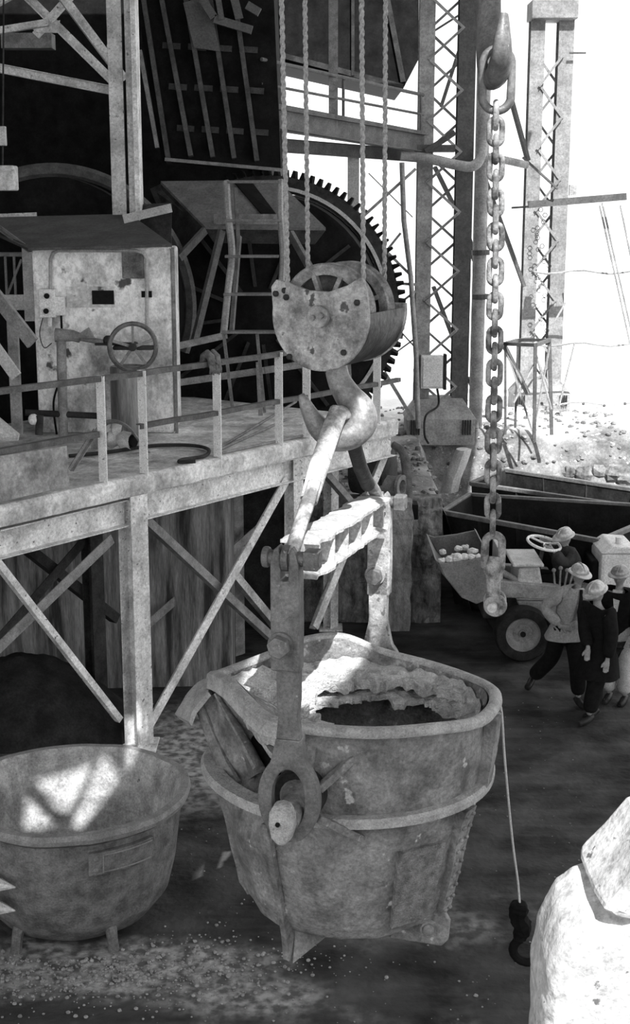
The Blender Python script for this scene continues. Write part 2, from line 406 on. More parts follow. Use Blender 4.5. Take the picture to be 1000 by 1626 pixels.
mb = MB(); sa, sb = S0, s_of_px(106, -.1)
mb.loft([[P(sa, -.10, 3.70), P(sb, -.10, 3.63), P(sb, -.12, 3.22), P(sa, -.12, 3.16)], [P(sa, -.085, 3.70), P(sb, -.085, 3.63), P(sb, -.105, 3.22), P(sa, -.105, 3.16)]])
part(mb, 'kick_plate', mat('smoked_pale_sheet', .12, .5, 2.2, .7), rail)
part(MB().angle(on_plane(112, 748, .1), on_plane(152, 685, .1), .05, .01), 'diagonal_stay', steel_mid(), rail)
# railing seen further in, between rail and converter
inner = thing('inner_guardrail', 'far grey flat-bar railing beside the ladder in front of the gear ring', 'railing', tuple(P(2.5, 2.2, ZT)))
for (a, b) in (((280, 550), (360, 532)), ((280, 608), (420, 588)), ((420, 588), (600, 560))):
    part(MB().bar(at(a[0], a[1], 18.6), at(b[0], b[1], 19.0), .03, .09), 'rail_bar', steel_mid(), inner)
for px, y0, y1 in ((417, 575, 660), (286, 545, 655), (560, 560, 632)):
    part(MB().angle(at(px, y1, 18.9), at(px - 4, y0, 18.9), .06, .01), 'rail_post', steel_mid(), inner)

# gloves on the rail
gl = thing('work_gloves', 'pair of crumpled work gloves draped over the platform guardrail', 'gloves', tuple(P(s_of_px(335), 0, 4.3)))
gc = P(s_of_px(335), .0, 4.33)
for k, off in enumerate((-.05, .05)):
    mb = MB(); c = gc + U * off
    mb.tube([c + NN * .08 + V(0, 0, -.12), c + NN * .05 + V(0, 0, .01), c + V(0, 0, .035), c - NN * .05 + V(0, 0, .0), c - NN * .07 + V(0, 0, -.09)], [.035, .045, .05, .05, .045], 10)
    for j in range(4):
        b0 = c - NN * .07 + U * (j - 1.5) * .022 + V(0, 0, -.085)
        mb.tube([b0, b0 - NN * .012 + V(0, 0, -.05), b0 - NN * .003 + U * .01 * (j - 1) + V(0, 0, -.10 - .01 * (j % 3))], [.016, .015, .010], 7)
    mb.tube([c - NN * .07 + U * .045 + V(0, 0, -.03), c - NN * .08 + U * .075 + V(0, 0, -.08)], [.016, .011], 7)
    part(mb, 'glove', mat('dirty_glove_cloth', .08, .2, 14, .95), gl, smooth=True, jitter=.008, nscale=20)

# ================================================================ CONTROL CABINET
cab = thing('control_cabinet', 'stained white-painted steel cabinet under a sloping canopy sheet on the platform', 'cabinet', (-2.7, 17.9, ZT))
X0, X1, YF = at(62, 690, 17.7).x, at(278, 690, 17.7).x, 17.7
part(MB().box(((X0 + X1) / 2, YF + .45, 4.33), (X1 - X0, .9, 2.36)), 'cabinet_body', mat('stained_cabinet_paint', .26, .9, 1.6, .6, spots=(.08, .66), spot_scale=3, bump=.15, stretch=(1.2, 1.2, .9), contrast=(.34, .54)), cab, bevel=.04)
def fp(px, py, d=0.0): return at(px, py, YF - d)
def face_box(mb, x0, y0, x1, y1, t, d0=0.0):
    a = fp(x0, y1); b = fp(x1, y0); mb.box(((a.x + b.x) / 2, YF - d0 - t / 2, (a.z + b.z) / 2), (abs(b.x - a.x), t, abs(b.z - a.z))); return mb
part(face_box(MB(), 106, 455, 182, 488, .02), 'label_panel', paint_white(), cab, bevel=.004)
part(face_box(MB(), 147, 461, 181, 483, .03), 'dark_window', soot(), cab)
part(face_box(MB(), 225, 462, 241, 472, .03), 'dark_slot', soot(), cab)
part(face_box(MB(), 195, 400, 228, 442, .05), 'rusty_hinge_plate', mat('rusty_patch', .05, .22, 5, .8), cab, bevel=.01)
part(MB().tube([fp(80, 462, .04), fp(80, 412, .04), fp(84, 402, .04), fp(92, 398, .04), fp(215, 398, .04), fp(228, 402, .04), fp(233, 412, .04), fp(233, 520, .04)], .022, 8), 'conduit_arch', mat('painted_conduit', .3, .5, 8, .6), cab, smooth=True)
part(MB().box((X1 + .02, YF + .02, 4.33), (.04, .06, 2.36)), 'corner_angle', steel_mid(), cab)
mb = MB(); q = [at(45, 398, 17.3), at(273, 392, 17.3), at(206, 343, 18.9), at(-60, 350, 18.9)]
mb.loft([q, [p + V(0, 0, .03) for p in q]]); part(mb, 'canopy_sheet', mat('dull_canopy_sheet', .055, .10, 3, .6), cab)
part(MB().angle(at(-5, 360, 18.2), at(52, 402, 17.35), .05), 'canopy_strut', steel_mid(), cab)
# side hopper plate beside the cabinet top
hp = thing('feed_hopper', 'dark open sheet-metal hopper with pale folded rim above the cabinet', 'hopper', tuple(at(240, 390, 18.6)))
c = [at(195, 326, 19.2), at(272, 322, 18.6), at(272, 392, 18.3), at(225, 360, 18.5)]
part(MB().loft([c, [p + V(0, .04, 0) for p in c]]), 'hopper_side', steel_dark(), hp)
part(MB().bar(at(196, 348, 18.3), at(272, 330, 18.25), .02, .11), 'folded_rim', mat('pale_rim', .35, .5, 5, .7), hp)

# switch box
sb_ = thing('switch_box', 'white electrical switch box with black knobs on the cabinet front', 'switch', tuple(fp(85, 480)))
part(face_box(MB(), 66, 458, 90, 503, .14, .0), 'box_body', mat('white_enamel', .72, .86, 5, .4), sb_, bevel=.01)
part(face_box(MB(), 90, 470, 104, 500, .12, .0), 'box_cover', mat('white_enamel', .72, .86, 5, .4), sb_, bevel=.01)
for px, py in ((74, 470), (73, 494)): part(MB().cyl(fp(px, py, .14), fp(px, py, .19), .035, n=14), 'knob', soot(), sb_, bevel=.005)
part(MB().cyl(fp(79, 504, .07), fp(79, 518, .07), .03, n=12), 'cable_gland', mat('white_enamel', .72, .86, 5, .4), sb_)
part(MB().tube(catmull([fp(97, 500, .06), fp(98, 530, .05), fp(97, 565, .05), fp(95, 600, .06), fp(85, 640, .06), fp(90, 690, .1)]), .014, 8), 'cable', soot(), sb_, smooth=True)
part(MB().tube(catmull([fp(68, 505, .05), fp(63, 530, .05), fp(70, 552, .05), fp(82, 545, .05)]), .006, 6), 'wire', soot(), sb_, smooth=True)

# hand wheel and its pipework
hw = thing('handwheel_valve', 'large dark handwheel valve on a horizontal pipe before the cabinet', 'valve', tuple(at(210, 560, 17.2)))
c = at(211, 551, 17.05); R_ = .285
tilt = Matrix.Rotation(math.radians(14), 3, 'Z')
ringp = [c + tilt @ V(R_ * math.cos(t), 0, R_ * math.sin(t)) for t in [2 * math.pi * k / 32 for k in range(32)]]
part(MB().tube(ringp, .03, 8, closed=True), 'wheel_rim', mat('worn_wheel', .05, .16, 6, .4), hw, smooth=True)
for k in range(5):
    a = math.radians(90 + 72 * k); part(MB().bar(c, c + tilt @ V(R_ * math.cos(a), 0, R_ * math.sin(a)), .025, .035), 'spoke', steel_mid(), hw)
part(MB().cyl(c - V(0, .05, 0), c + V(0, .2, 0), .05, n=14), 'hub', steel_dark(), hw)
part(MB().tube([at(88, 532, 17.2), at(116, 533, 17.2), at(128, 537, 17.2)], [.09, .07, .06], 12).cyl(at(128, 537, 17.2), at(172, 545, 17.2), .035), 'pipe', steel_mid(), hw, smooth=True)
part(MB().box(at(180, 546, 17.2), (.45, .16, .03)).box(at(212, 552, 17.15), (.5, .14, .05)), 'valve_body', steel_dark(), hw, bevel=.02)
part(MB().ball(at(172, 541, 17.2), .07, 10, 7), 'pipe_union', steel_dark(), hw, smooth=True)
part(MB().prism([at(114, 537, 17.1), at(140, 520, 17.1), at(150, 537, 17.1)], (0, .05, 0)), 'pipe_bracket', steel_mid(), hw)
stp = at(97, 700, 17.2); part(MB().cyl(V(at(97, 600, 17.2).x, 17.2, ZT), at(97, 540, 17.2), .06, n=14), 'stand_pipe', mat('pale_pipe', .2, .4, 5, .6), hw, smooth=True)
part(MB().cyl(at(40, 655, 17.1), at(168, 672, 17.3) + V(0, 0, 0), .045, n=12).v and MB().cyl(at(40, 655, 17.1), at(168, 661, 17.3), .04, n=12), 'lower_pipe', steel_dark(), hw, smooth=True)

# drum below the wheel
dr = thing('steel_drum', 'upright smoky steel cylinder under the handwheel', 'drum', tuple(onz(205, 692, ZT)))
bc = V(at(204, 640, 17.25).x, 17.28, ZT)
part(MB().lathe(bc, (0, 0, 1), [(.0, 0), (.22, 0), (.225, .02), (.225, .9), (.21, .92), (.20, .9), (0, .88)], 28), 'drum_shell', mat('smoky_cylinder', .08, .3, 2, .5, stretch=(3, 3, .3)), dr, smooth=True)

# burner nozzle and its curved guard on the deck
nz = thing('burner_nozzle', 'bright cast burner nozzle lying under a curved guard on the deck', 'nozzle', tuple(onz(190, 715, ZT)))
c0 = onz(165, 712, ZT) + V(0, 0, .12); c1 = c0 + V(.38, -.18, 0)
part(MB().tube([c0, lerp(c0, c1, .3), lerp(c0, c1, .5), lerp(c0, c1, .7), c1], [.06, .11, .07, .12, .10], 14, cap=False), 'nozzle_body', mat('bright_casting', .45, .75, 9, .5), nz, smooth=True, jitter=.02, nscale=12)
part(MB().tube([lerp(c0, c1, .4), lerp(c0, c1, .4) + V(.02, 0, .2)], [.05, .07], 10), 'nozzle_inlet', mat('bright_casting', .45, .75, 9, .5), nz, smooth=True)
part(MB().cyl(c1 - V(.02, -.01, 0), c1 + V(.02, -.01, 0), .075, n=16), 'bore', soot(), nz)
g0 = onz(150, 715, ZT)
part(MB().tube(catmull([g0 + V(0, 0, .02), g0 + V(.06, -.02, .25), g0 + V(.22, -.06, .36), g0 + V(.42, -.1, .30), g0 + V(.60, -.14, .08), g0 + V(.68, -.15, -.01)]), .035, 8, sx=1.6, sy=.5), 'curved_guard', steel_mid(), nz, smooth=True)

# hose on the deck
hs = thing('air_hose', 'thin dark air hose looped on the platform deck', 'hose', tuple(onz(300, 715, ZT)))
pts = [onz(px, py, ZT) + V(0, 0, .03) for px, py in ((110, 728), (170, 722), (240, 712), (300, 711), (330, 717), (325, 728), (290, 734), (286, 738), (310, 737))]
part(MB().tube(catmull(pts, 8), .022, 8), 'hose_line', steel_dark(), hs, smooth=True)
rods = []
for i, (a, b) in enumerate((((345, 718), (455, 668)), ((352, 722), (500, 690)), ((348, 714), (470, 640)))):
    t = thing('steel_rod', ['thin steel rod nearest the hose, pointing up to the rail', 'thin steel rod lying lowest along the deck edge', 'thin steel rod lying furthest back on the deck'][i], 'rod', tuple(onz(*a, ZT)), 'rods lying on the deck')
    part(MB().cyl(onz(*a, ZT) + V(0, 0, .02), onz(*b, ZT) + V(0, 0, .02), .018, n=8), 'rod_bar', steel_mid(), t)

# stairs and posts at the far left of the platform
st = thing('gate_frame', 'dark steel post and pale angled plates at the left end of the platform', 'frame', tuple(onz(30, 690, ZT)))
part(MB().channel(at(36, 690, 16.3), at(28, 508, 16.3), .12, .09), 'upright', steel_mid(), st)
part(MB().bar(at(-20, 452, 16.2), at(52, 545, 16.0), .05, .16), 'sloping_channel', mat('grey_channel', .16, .3, 5, .6), st)
part(MB().bar(at(-30, 520, 16.0), at(26, 598, 15.9), .03, .14), 'pale_flat_bar', mat('pale_flat', .4, .6, 5, .7), st)
q = [at(-30, 640, 15.4), at(30, 690, 15.4), at(28, 700, 15.3), at(-30, 702, 15.2)]
part(MB().loft([q, [p + V(0, .05, 0) for p in q]]), 'pale_plate', mat('pale_flat', .4, .6, 5, .7), st)
part(MB().box(at(46, 452, 18.5), (.13, .1, .95)), 'pale_post', mat('pale_flat', .4, .6, 5, .7), st)
part(MB().box(at(15, 480, 18.5), (.42, .06, .2)), 'crossboard', mat('pale_flat', .4, .6, 5, .7), st)
for px in (8, 22): part(MB().cyl(at(px, 405, 18.5), at(px + 3, 470, 18.5), .018, n=8), 'thin_bar', steel_mid(), st)
part(MB().cyl(at(34, 412, 18.5), at(12, 468, 18.5), .018, n=8), 'thin_bar', steel_mid(), st)
part(MB().cyl(at(-10, 404, 18.5), at(48, 404, 18.5), .03, n=8), 'thin_bar', steel_mid(), st)
# small pale fitting by the mid rail
ft = thing('lamp_fitting', 'small pale round fitting with glass cap at the foot of the left post', 'fitting', tuple(at(60, 670, 15.6)))
part(MB().ball(at(53, 666, 15.7), .06, 12, 8, (1, 1, 1.1)), 'pale_globe', mat('white_enamel', .72, .86, 5, .4), ft, smooth=True)
part(MB().cyl(at(63, 660, 15.7), at(62, 690, 15.7), .045, n=12), 'dark_socket', steel_dark(), ft, smooth=True)

# ================================================================ BUILDING COLUMN AND ROOF BRACING (left)
cl = thing('building_column', 'tall pale steel column rising behind the control cabinet', 'column', tuple(at(208, 325, 19.6)))
cx0 = at(200, 330, 19.0).x
part(MB().box((cx0 + .12, 19.0, 9.3), (.11, .3, 7.3)).box((cx0 - .07, 18.88, 9.3), (.19, .04, 7.3)).box((cx0 + .20, 18.83, 9.3), (.07, .36, 7.3)), 'column_shaft', steel_pale(), cl, bevel=.006)
part(MB().box(at(176, 75, 19.5), (.1, .05, .06)), 'cleat', steel_pale(), cl)
tr = thing('roof_bracing', 'pale steel bracing and tie beam left of the building column', 'bracing', tuple(at(100, 100, 19.7)))
def tb(a, b, Y0, Y1, w, nm='brace', m=None): part(MB().angle(at(*a, Y0), at(*b, Y1), w, .016), nm, m or steel_pale(), tr)
part(MB().channel(at(-30, 103, 19.4), at(188, 146, 19.6), .08, .12), 'tie_beam', steel_pale(), tr)
tb((78, -20), (192, 132), 19.3, 19.5, .13); tb((30, -10), (182, 140), 19.8, 19.7, .11); tb((122, -10), (60, 60), 19.6, 19.6, .10)
tb((-20, 58), (78, 42), 19.5, 19.5, .10); tb((-20, 22), (30, -6), 19.6, 19.6, .12)
q = [at(50, 45, 19.5), at(95, 32, 19.5), at(92, 52, 19.5), at(60, 52, 19.5)]
part(MB().loft([q, [p + V(0, .02, 0) for p in q]]), 'gusset_plate', steel_pale(), tr)
part(MB().box(at(45, 66, 20.3), (.7, .3, .2)), 'cross_beam', steel_mid(), tr)
pl = thing('pull_switch', 'small pale pull switch hanging on a wire at the left edge', 'switch', tuple(at(5, 215, 17.5)))
part(MB().cyl(at(6, -30, 17.5), at(4, 290, 17.5), .012, n=6), 'wire', steel_dark(), pl)
part(MB().box(at(4, 216, 17.5), (.09, .08, .23)), 'switch_body', mat('pale_flat', .4, .6, 5, .7), pl, bevel=.01)
part(MB().box(at(8, 283, 17.5), (.28, .25, .3)), 'weight_box', steel_pale(), pl, bevel=.02)

# ================================================================ CONVERTERS
def converter(name, label, px, py, Y, r, teeth, yaw, L1=4.2, gear=True):
    c = at(px, py, Y); t = thing(name, label, 'converter', (c.x, c.y, 0))
    ax = V(math.sin(yaw), math.cos(yaw), 0)
    part(MB().lathe(c, ax, [(0, -1.2), (r * .80, -1.2), (r * .83, -1.17), (r * .83, 0.0), (r * .83, L1), (0, L1)], 64), 'shell', soot(), t, smooth=True)
    if not gear: return t, c, ax
    part(MB().lathe(c, ax, [(r * .84, .0), (r * .955, .0), (r * .955, .5), (r * .84, .5), (r * .84, 0)], 72), 'gear_web', steel_dark(), t)
    part(MB().lathe(c, ax, [(r * .86, -.06), (r * .885, -.06), (r * .885, .0), (r * .86, .0), (r * .86, -.06)], 72), 'gear_rim', mat('rim_highlight', .5, .7, 5, .4), t, smooth=True)  # pale colour paints the highlight along the gear's inner edge
    mb = MB(); x = ax.orthogonal().normalized(); y = ax.cross(x)
    for k in range(teeth):
        a = 2 * math.pi * k / teeth; d = x * math.cos(a) + y * math.sin(a); tn = x * -math.sin(a) + y * math.cos(a)
        hw0 = math.pi * r / teeth * .55; p = c + d * (r * .95)
        quad = [p - tn * hw0, p + tn * hw0, p + tn * hw0 * .45 + d * (r * .055), p - tn * hw0 * .45 + d * (r * .055)]
        mb.loft([quad, [v + ax * .5 for v in quad]])
    g = part(mb, 'gear_teeth', soot(), t); g['kind'] = 'stuff'
    for k in range(12):
        a = 2 * math.pi * k / 12 + .13; d = x * math.cos(a) + y * math.sin(a)
        part(MB().bar(c - ax * 1.23 + d * r * .2, c - ax * 1.23 + d * r * .78, .05, .06, up=ax), 'end_rib', steel_dark(), t)
    for q in (-1, 1): part(MB().box((c.x + q * 1.0, c.y + .9, c.z - r * .83 - .35), (.7, 1.2, 1.3)), 'cradle', soot(), t, bevel=.02)
    return t, c, ax
cv1, c1_, ax1 = converter('converter', 'huge dark converter drum with toothed gear ring behind the hook block', 425, 492, 22.3, 2.19, 96, math.radians(4))
cv2, c2_, ax2 = converter('converter', 'dark rounded converter end half hidden behind the control cabinet', 92, 486, 20.9, 2.28, 96, 0, L1=.1, gear=False)
part(MB().tube([at(92, 486, 19.65) + V(1.86 * math.cos(a), 0, 1.86 * math.sin(a)) for a in [math.radians(q) for q in range(-20, 128, 4)]], .07, 6, sx=1.0, sy=1.6), 'riding_ring', rlm, cv2)
# sloped cover over the drum
cvr = thing('converter_cover', 'grey sloping sheet-metal cover over the near end of the geared converter', 'cover', tuple(at(380, 340, 20)))
q = [at(325, 364, 19.9), at(517, 366, 19.9), at(440, 290, 20.95), at(255, 292, 20.95)]
part(MB().loft([q, [p + V(0, .02, .04) for p in q]]), 'top_sheet', mat('cover_sheet', .10, .18, 3, .7), cvr)
q = [at(325, 364, 19.9), at(255, 292, 20.95), at(238, 300, 20.95), at(284, 408, 20.2)]
part(MB().loft([q, [p + V(.03, .03, 0) for p in q]]), 'side_sheet', steel_dark(), cvr)
q = [at(325, 364, 19.92), at(517, 366, 19.92), at(500, 388, 19.95), at(340, 386, 19.95)]
part(MB().loft([q, [p + V(0, .03, 0) for p in q]]), 'front_fascia', steel_dark(), cvr)
q = [at(372, 292, 20.9), at(400, 292, 20.9), at(440, 345, 20.1), at(420, 348, 20.1)]
part(MB().loft([q, [p + V(0, -.02, .03) for p in q]]), 'dark_patch', soot(), cvr)
part(MB().bar(at(340, 348, 20.0), at(450, 348, 19.8), .05, .14), 'lower_beam', steel_mid(), cvr)
for a, b in (((352, 366), (308, 545)), ((461, 370), (500, 440)), ((325, 366), (284, 410))):
    part(MB().bar(at(*a, 19.7), at(*b, 19.3), .06, .10), 'stay', rlm, cvr)

# hood
hd = thing('exhaust_hood', 'sooty black ribbed exhaust hood hanging above the geared converter', 'hood', tuple(at(340, 100, 22.5)))
q = [at(205, -70, 22.6), at(432, -70, 22.6), at(446, 268, 22.0), at(258, 262, 22.0)]
part(MB().loft([q, [p + V(0, 2.6, 0.1) for p in q]]), 'hood_shell', soot(), hd)
hr = mat('hood_rib', .05, .12, 5, .7)
for a, b in (((246, -60), (303, 248)), ((285, -60), (338, 250)), ((325, -60), (372, 252)), ((365, -60), (408, 256)), ((222, -40), (268, 258))):
    part(MB().bar(at(*a, 22.5), at(*b, 21.95), .07, .10, up=(0, 1, 0)), 'hood_rib', hr, hd)
for y0, x0, x1 in ((72, 252, 415), (137, 262, 425), (203, 275, 432)):
    for i in range(4):
        xa = lerp(x0, x1, i / 4) + 6; xb = lerp(x0, x1, (i + 1) / 4) - 6
        Yh = lerp(22.6, 22.0, (y0 + 70) / 338) - .05; part(MB().bar(at(xa, y0 + i * 2, Yh), at(xb, y0 + i * 2 + 2, Yh), .05, .09), 'cross_rib', mat('hood_rib_dark', .035, .07, 5, .7), hd)
part(MB().bar(at(262, 253, 21.9), at(446, 270, 21.9), .10, .05), 'bottom_edge', steel_mid(), hd)
part(MB().bar(at(222, 80, 22.1), at(250, 235, 22.0), .06, .09), 'edge_post', steel_mid(), hd)
q = [at(291, 5, 22.15), at(330, -8, 22.2), at(349, 82, 22.05), at(308, 76, 22.05)]
part(MB().loft([q, [p + V(0, -.03, 0) for p in q]]), 'patch_plate', mat('patch_plate', .09, .13, 4, .7), hd)
for x0, y0, x1, y1 in ((322, 0, 340, 28), (340, 30, 400, 48), (345, -10, 352, 32), (370, -10, 380, 30), (392, 8, 412, 20)):
    part(MB().bar(at(x0, y0, 21.9), at(x1, y1, 21.9), .08, .12), 'top_cleat', mat('patch_plate', .09, .13, 4, .7), hd)
# upper lip band left of column
lb = thing('hood_lip', 'curved grey band and stay above the left converter', 'band', tuple(at(140, 300, 20.5)))
part(MB().tube(catmull([at(92, 272, 20.5), at(125, 275, 20.4), at(160, 290, 20.3), at(188, 312, 20.2)]), .09, 8, sx=.4, sy=1.4), 'curved_band', rlm, lb, smooth=True)
part(MB().bar(at(90, 275, 20.4), at(66, 335, 20.2), .04, .06), 'stay', steel_mid(), lb)
part(MB().bar(at(-20, 345, 19.2), at(58, 342, 19.2), .05, .08), 'stay', steel_pale(), lb)

# ladder
ld = thing('service_ladder', 'grey steel step ladder leaning in front of the geared converter', 'ladder', tuple(onz(400, 655, ZT)))
lm = mat('ladder_steel', .10, .2, 6, .6)
part(MB().tube(catmull([at(359, 288, 19.3), at(362, 340, 19.1), at(368, 400, 18.9), at(362, 460, 18.7), at(355, 530, 18.5)]), .05, 6, sx=.8, sy=1.1), 'stile', mat('pale_stile', .22, .4, 5, .7), ld)
part(MB().tube(catmull([at(445, 286, 19.3), at(445, 340, 19.1), at(449, 400, 18.9), at(447, 450, 18.7), at(440, 530, 18.5)]), .045, 6, sx=.8, sy=1.1), 'stile', mat('pale_stile', .22, .4, 5, .7), ld)
part(MB().bar(at(374, 300, 19.8), at(378, 380, 19.5), .05, .08), 'rear_stile', lm, ld); part(MB().bar(at(380, 375, 19.5), at(368, 525, 19.1), .05, .08), 'rear_stile', lm, ld)
for i, y in enumerate((289, 350, 407, 467, 527)):
    part(MB().box((at(404 - i * 2, y, 19.25 - i * .18)), (.72, .20 if i else .06, .035)), 'step', lm, ld, bevel=.006)
for a, b in (((355, 530), (370, 655)), ((408, 530), (420, 655))): part(MB().bar(at(*a, 18.6), at(*b, 18.6), .04, .07), 'foot_stay', lm, ld)

# machinery under the platform's right end
mc = thing('drive_gearbox', 'dark flanged machine housing on the pit wall at the platform end', 'machine', tuple(at(630, 800, 19.6)))
part(MB().lathe(at(605, 748, 19.75), (1, -.35, 0), [(0, -.4), (.34, -.4), (.38, -.1), (.38, .12), (.3, .16), (0, .16)], 28), 'housing', steel_dark(), mc, smooth=True)
part(MB().lathe(at(632, 772, 19.4), (1, -.6, 0), [(0, -.3), (.14, -.3), (.14, .0), (.17, .02), (.17, .07), (.10, .07), (.10, -.05), (0, -.05)], 24), 'flanged_outlet', steel_mid(), mc, smooth=True)
part(MB().box(at(655, 810, 19.5), (.14, .3, .22)), 'mounting_foot', soot(), mc, bevel=.01)
part(MB().tube(catmull([at(622, 705, 19.5), at(640, 720, 19.5), at(646, 760, 19.5), at(648, 800, 19.5)]), .06, 8, sx=.5, sy=1.6), 'guard_strap', steel_mid(), mc, smooth=True)
pr = thing('stone_pier', 'upright pale rough stone pier against the pit wall behind the rear hanger', 'pier', tuple(at(628, 960, 19.4)))
x_ = at(632, 900, 19.45).x
part(MB().loft([[V(x_ - .17, 19.22, z), V(x_ + .17, 19.22, z), V(x_ + .19, 19.6, z), V(x_ - .19, 19.6, z)] for z in [0 + .12 * i for i in range(17)]]), 'pier_block', mat('pale_pit_stone', .15, .38, 4, .95, stretch=(2, 2, .6), bump=1.0), pr, jitter=.045, nscale=5)

# ================================================================ RIGHT-HAND STRUCTURE
wk = thing('elevated_walkway', 'elevated steel walkway with tube railing crossing behind the hoist ropes', 'walkway', tuple(at(550, 200, 24)))
wa = lambda px, py: at(px, py, lerp(22.4, 25.3, (px - 428) / 244.0))
wm = mat('walkway_steel', .10, .17, 5, .7)
part(MB().channel(wa(415, 185), wa(672, 228), .1, .3), 'edge_beam', wm, wk)
part(MB().channel(wa(420, 225) + V(0, 1.0, 0), wa(672, 245) + V(0, 1.0, 0), .1, .22), 'far_beam', wm, wk)
for i in range(5):
    dy = .15 + i * .2; part(MB().bar(wa(418, 194) + V(0, dy, -.03), wa(672, 234) + V(0, dy, -.03), .1, .05), 'deck_plank', steel_mid(), wk)
part(MB().cyl(wa(415, 94), wa(672, 151), .03, n=8), 'top_rail', wm, wk); part(MB().cyl(wa(415, 133), wa(672, 182), .022, n=8), 'mid_rail', wm, wk)
part(MB().bar(wa(415, 166), wa(672, 214), .02, .12), 'toe_board', wm, wk)
for px, y0, y1 in ((545, 122, 205), (612, 138, 215), (668, 148, 225)):
    part(MB().cyl(wa(px, y0), wa(px, y1), .025, n=8), 'rail_post', wm, wk)
part(MB().ibeam(wa(529, -60), wa(529, 205), .15, .13, up=(0, 1, 0)), 'hanger_post', steel_mid(), wk)
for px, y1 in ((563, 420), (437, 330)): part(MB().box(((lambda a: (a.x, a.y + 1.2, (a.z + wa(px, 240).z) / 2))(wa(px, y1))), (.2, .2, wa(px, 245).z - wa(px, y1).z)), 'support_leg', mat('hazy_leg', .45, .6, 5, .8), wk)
bn = thing('overhead_duct', 'big dark sheet-metal duct with chamfered corner above the walkway', 'duct', tuple(at(560, 50, 28)))
q = [at(412, -120, 28), at(666, -120, 28), at(664, 95, 28), at(640, 141, 28), at(412, 90, 28)]
part(MB().loft([q, [p + V(0, 3, 0) for p in q]]), 'duct_shell', soot(), bn)
for a, b in (((560, -80), (560, 120)), ((600, -80), (640, 130)), ((440, 86), (640, 138))): part(MB().bar(at(*a, 27.96), at(*b, 27.96), .06, .1), 'duct_seam', steel_dark(), bn)

def leg_box(mb, px, pytop, pybot, Y, w, d): 
    a = at(px, pybot, Y); t = at(px, pytop, Y); mb.box((a.x, Y, (a.z + t.z) / 2), (w, d, t.z - a.z)); return mb
def lattice(name, label, legs, Y, y_base, pitch_px, x_l, x_r, ytop, base, cap=False, m=None, m2=None, m3=None, lace_dy=0.2):
    t = thing(name, label, 'column', tuple(at((x_l + x_r) / 2, y_base, Y)))
    zt = at(500, ytop, Y).z; zb = at(500, y_base, Y).z
    for (px, w, mm) in legs:
        x = at(px, 330, Y).x
        part(MB().ibeam(V(x, Y, zb), V(x, Y, zt), w, .34, .02, .02, up=(0, 1, 0)), 'column_leg', mm, t)
    xl = at(x_l, 330, Y).x; xr = at(x_r, 330, Y).x; dz = pitch_px / F * Y
    z = zb + .3; k = 0
    while z < zt - dz:
        for dd in (-lace_dy, lace_dy):
            a = (xl, xr) if (k % 2 == 0) == (dd < 0) else (xr, xl)
            part(MB().angle(V(a[0], Y + dd, z), V(a[1], Y + dd, z + dz * .5), .045, .012), 'lacing_bar', m2, t)
        z += dz * .5; k += 1
    bx0, bx1, by = base
    A0 = at(bx0, y_base, Y - .3); B0 = at(bx1, y_base, Y - .3); h1 = at(500, by, Y).z - zb
    wx = (B0.x - A0.x) / 2; cx = (A0.x + B0.x) / 2; hb = h1 * .42
    mb = MB(); mb.box((cx, Y, zb - .1 + hb / 2), (wx * 1.9, .9, hb + .2))
    mb.loft([[V(cx + sx * wx * f, Y + sy * .45 * g, z_) for sx, sy in ((-1, -1), (1, -1), (1, 1), (-1, 1))] for f, g, z_ in ((1, 1, zb + hb), (.62, .6, zb + h1))])
    bs = part(mb, 'column_base', m3, t, bevel=.01)
    for side in (-1, 1):
        for k in range(4):
            part(MB().box((cx + side * wx * (.82 - k * .07), Y - .47, zb + hb * .5), (.02, .06, hb)), 'base_rib', steel_dark(), bs)
    if cap:
        part(MB().box(((xl + xr) / 2, Y, at(500, 18, Y).z), (xr - xl + .45, .7, .35)).box(((xl + xr) / 2, Y, at(500, 30, Y).z), (xr - xl + .3, .6, .1)), 'column_cap', m3, t, bevel=.02)
    return t
hz1 = mat('hazed_column', .24, .42, 3, .8); hz2 = mat('dark_column', .07, .12, 3, .7); hzl = mat('hazed_far_column', .18, .32, 3, .85)  # the two lighter greys carry glare and haze in their colour
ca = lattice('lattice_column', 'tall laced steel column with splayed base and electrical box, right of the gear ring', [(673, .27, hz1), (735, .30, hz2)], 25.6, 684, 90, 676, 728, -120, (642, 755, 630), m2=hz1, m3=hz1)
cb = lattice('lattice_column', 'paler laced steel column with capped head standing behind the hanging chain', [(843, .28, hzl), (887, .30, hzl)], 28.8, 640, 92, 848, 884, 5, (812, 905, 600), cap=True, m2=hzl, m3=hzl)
tc_ = thing('tube_column', 'slender grey tubular column just right of the laced column', 'column', tuple(at(760, 690, 26.2)))
x = at(763, 330, 26.2).x
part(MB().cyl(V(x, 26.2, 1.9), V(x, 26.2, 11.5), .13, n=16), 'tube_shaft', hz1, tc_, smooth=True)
for py in (405, 475): part(MB().cyl(at(763, py, 26.2), at(763, py - 8, 26.2), .17, n=16), 'tube_collar', hz2, tc_)
lp = thing('leaning_post', 'thin bent steel post between the gear ring and the laced column', 'post', tuple(at(652, 640, 25)))
part(MB().tube([at(638, 258, 24.8), at(641, 350, 24.8), at(652, 440, 24.8), at(660, 560, 24.8), at(664, 680, 24.8)], .045, 8), 'post_shaft', hz1, lp)
for a, b, w_ in (((660, 268), (575, 345), .05), ((585, 275), (655, 345), .02), ((612, 398), (655, 440), .05), ((636, 370), (612, 400), .04), ((632, 450), (662, 452), .05), ((630, 485), (660, 462), .04), ((630, 520), (662, 555), .03), ((655, 665), (610, 590), .06), ((628, 560), (662, 535), .03)):
    part(MB().bar(at(*a, 24.9), at(*b, 24.9), w_, w_), 'brace', hz1, lp)
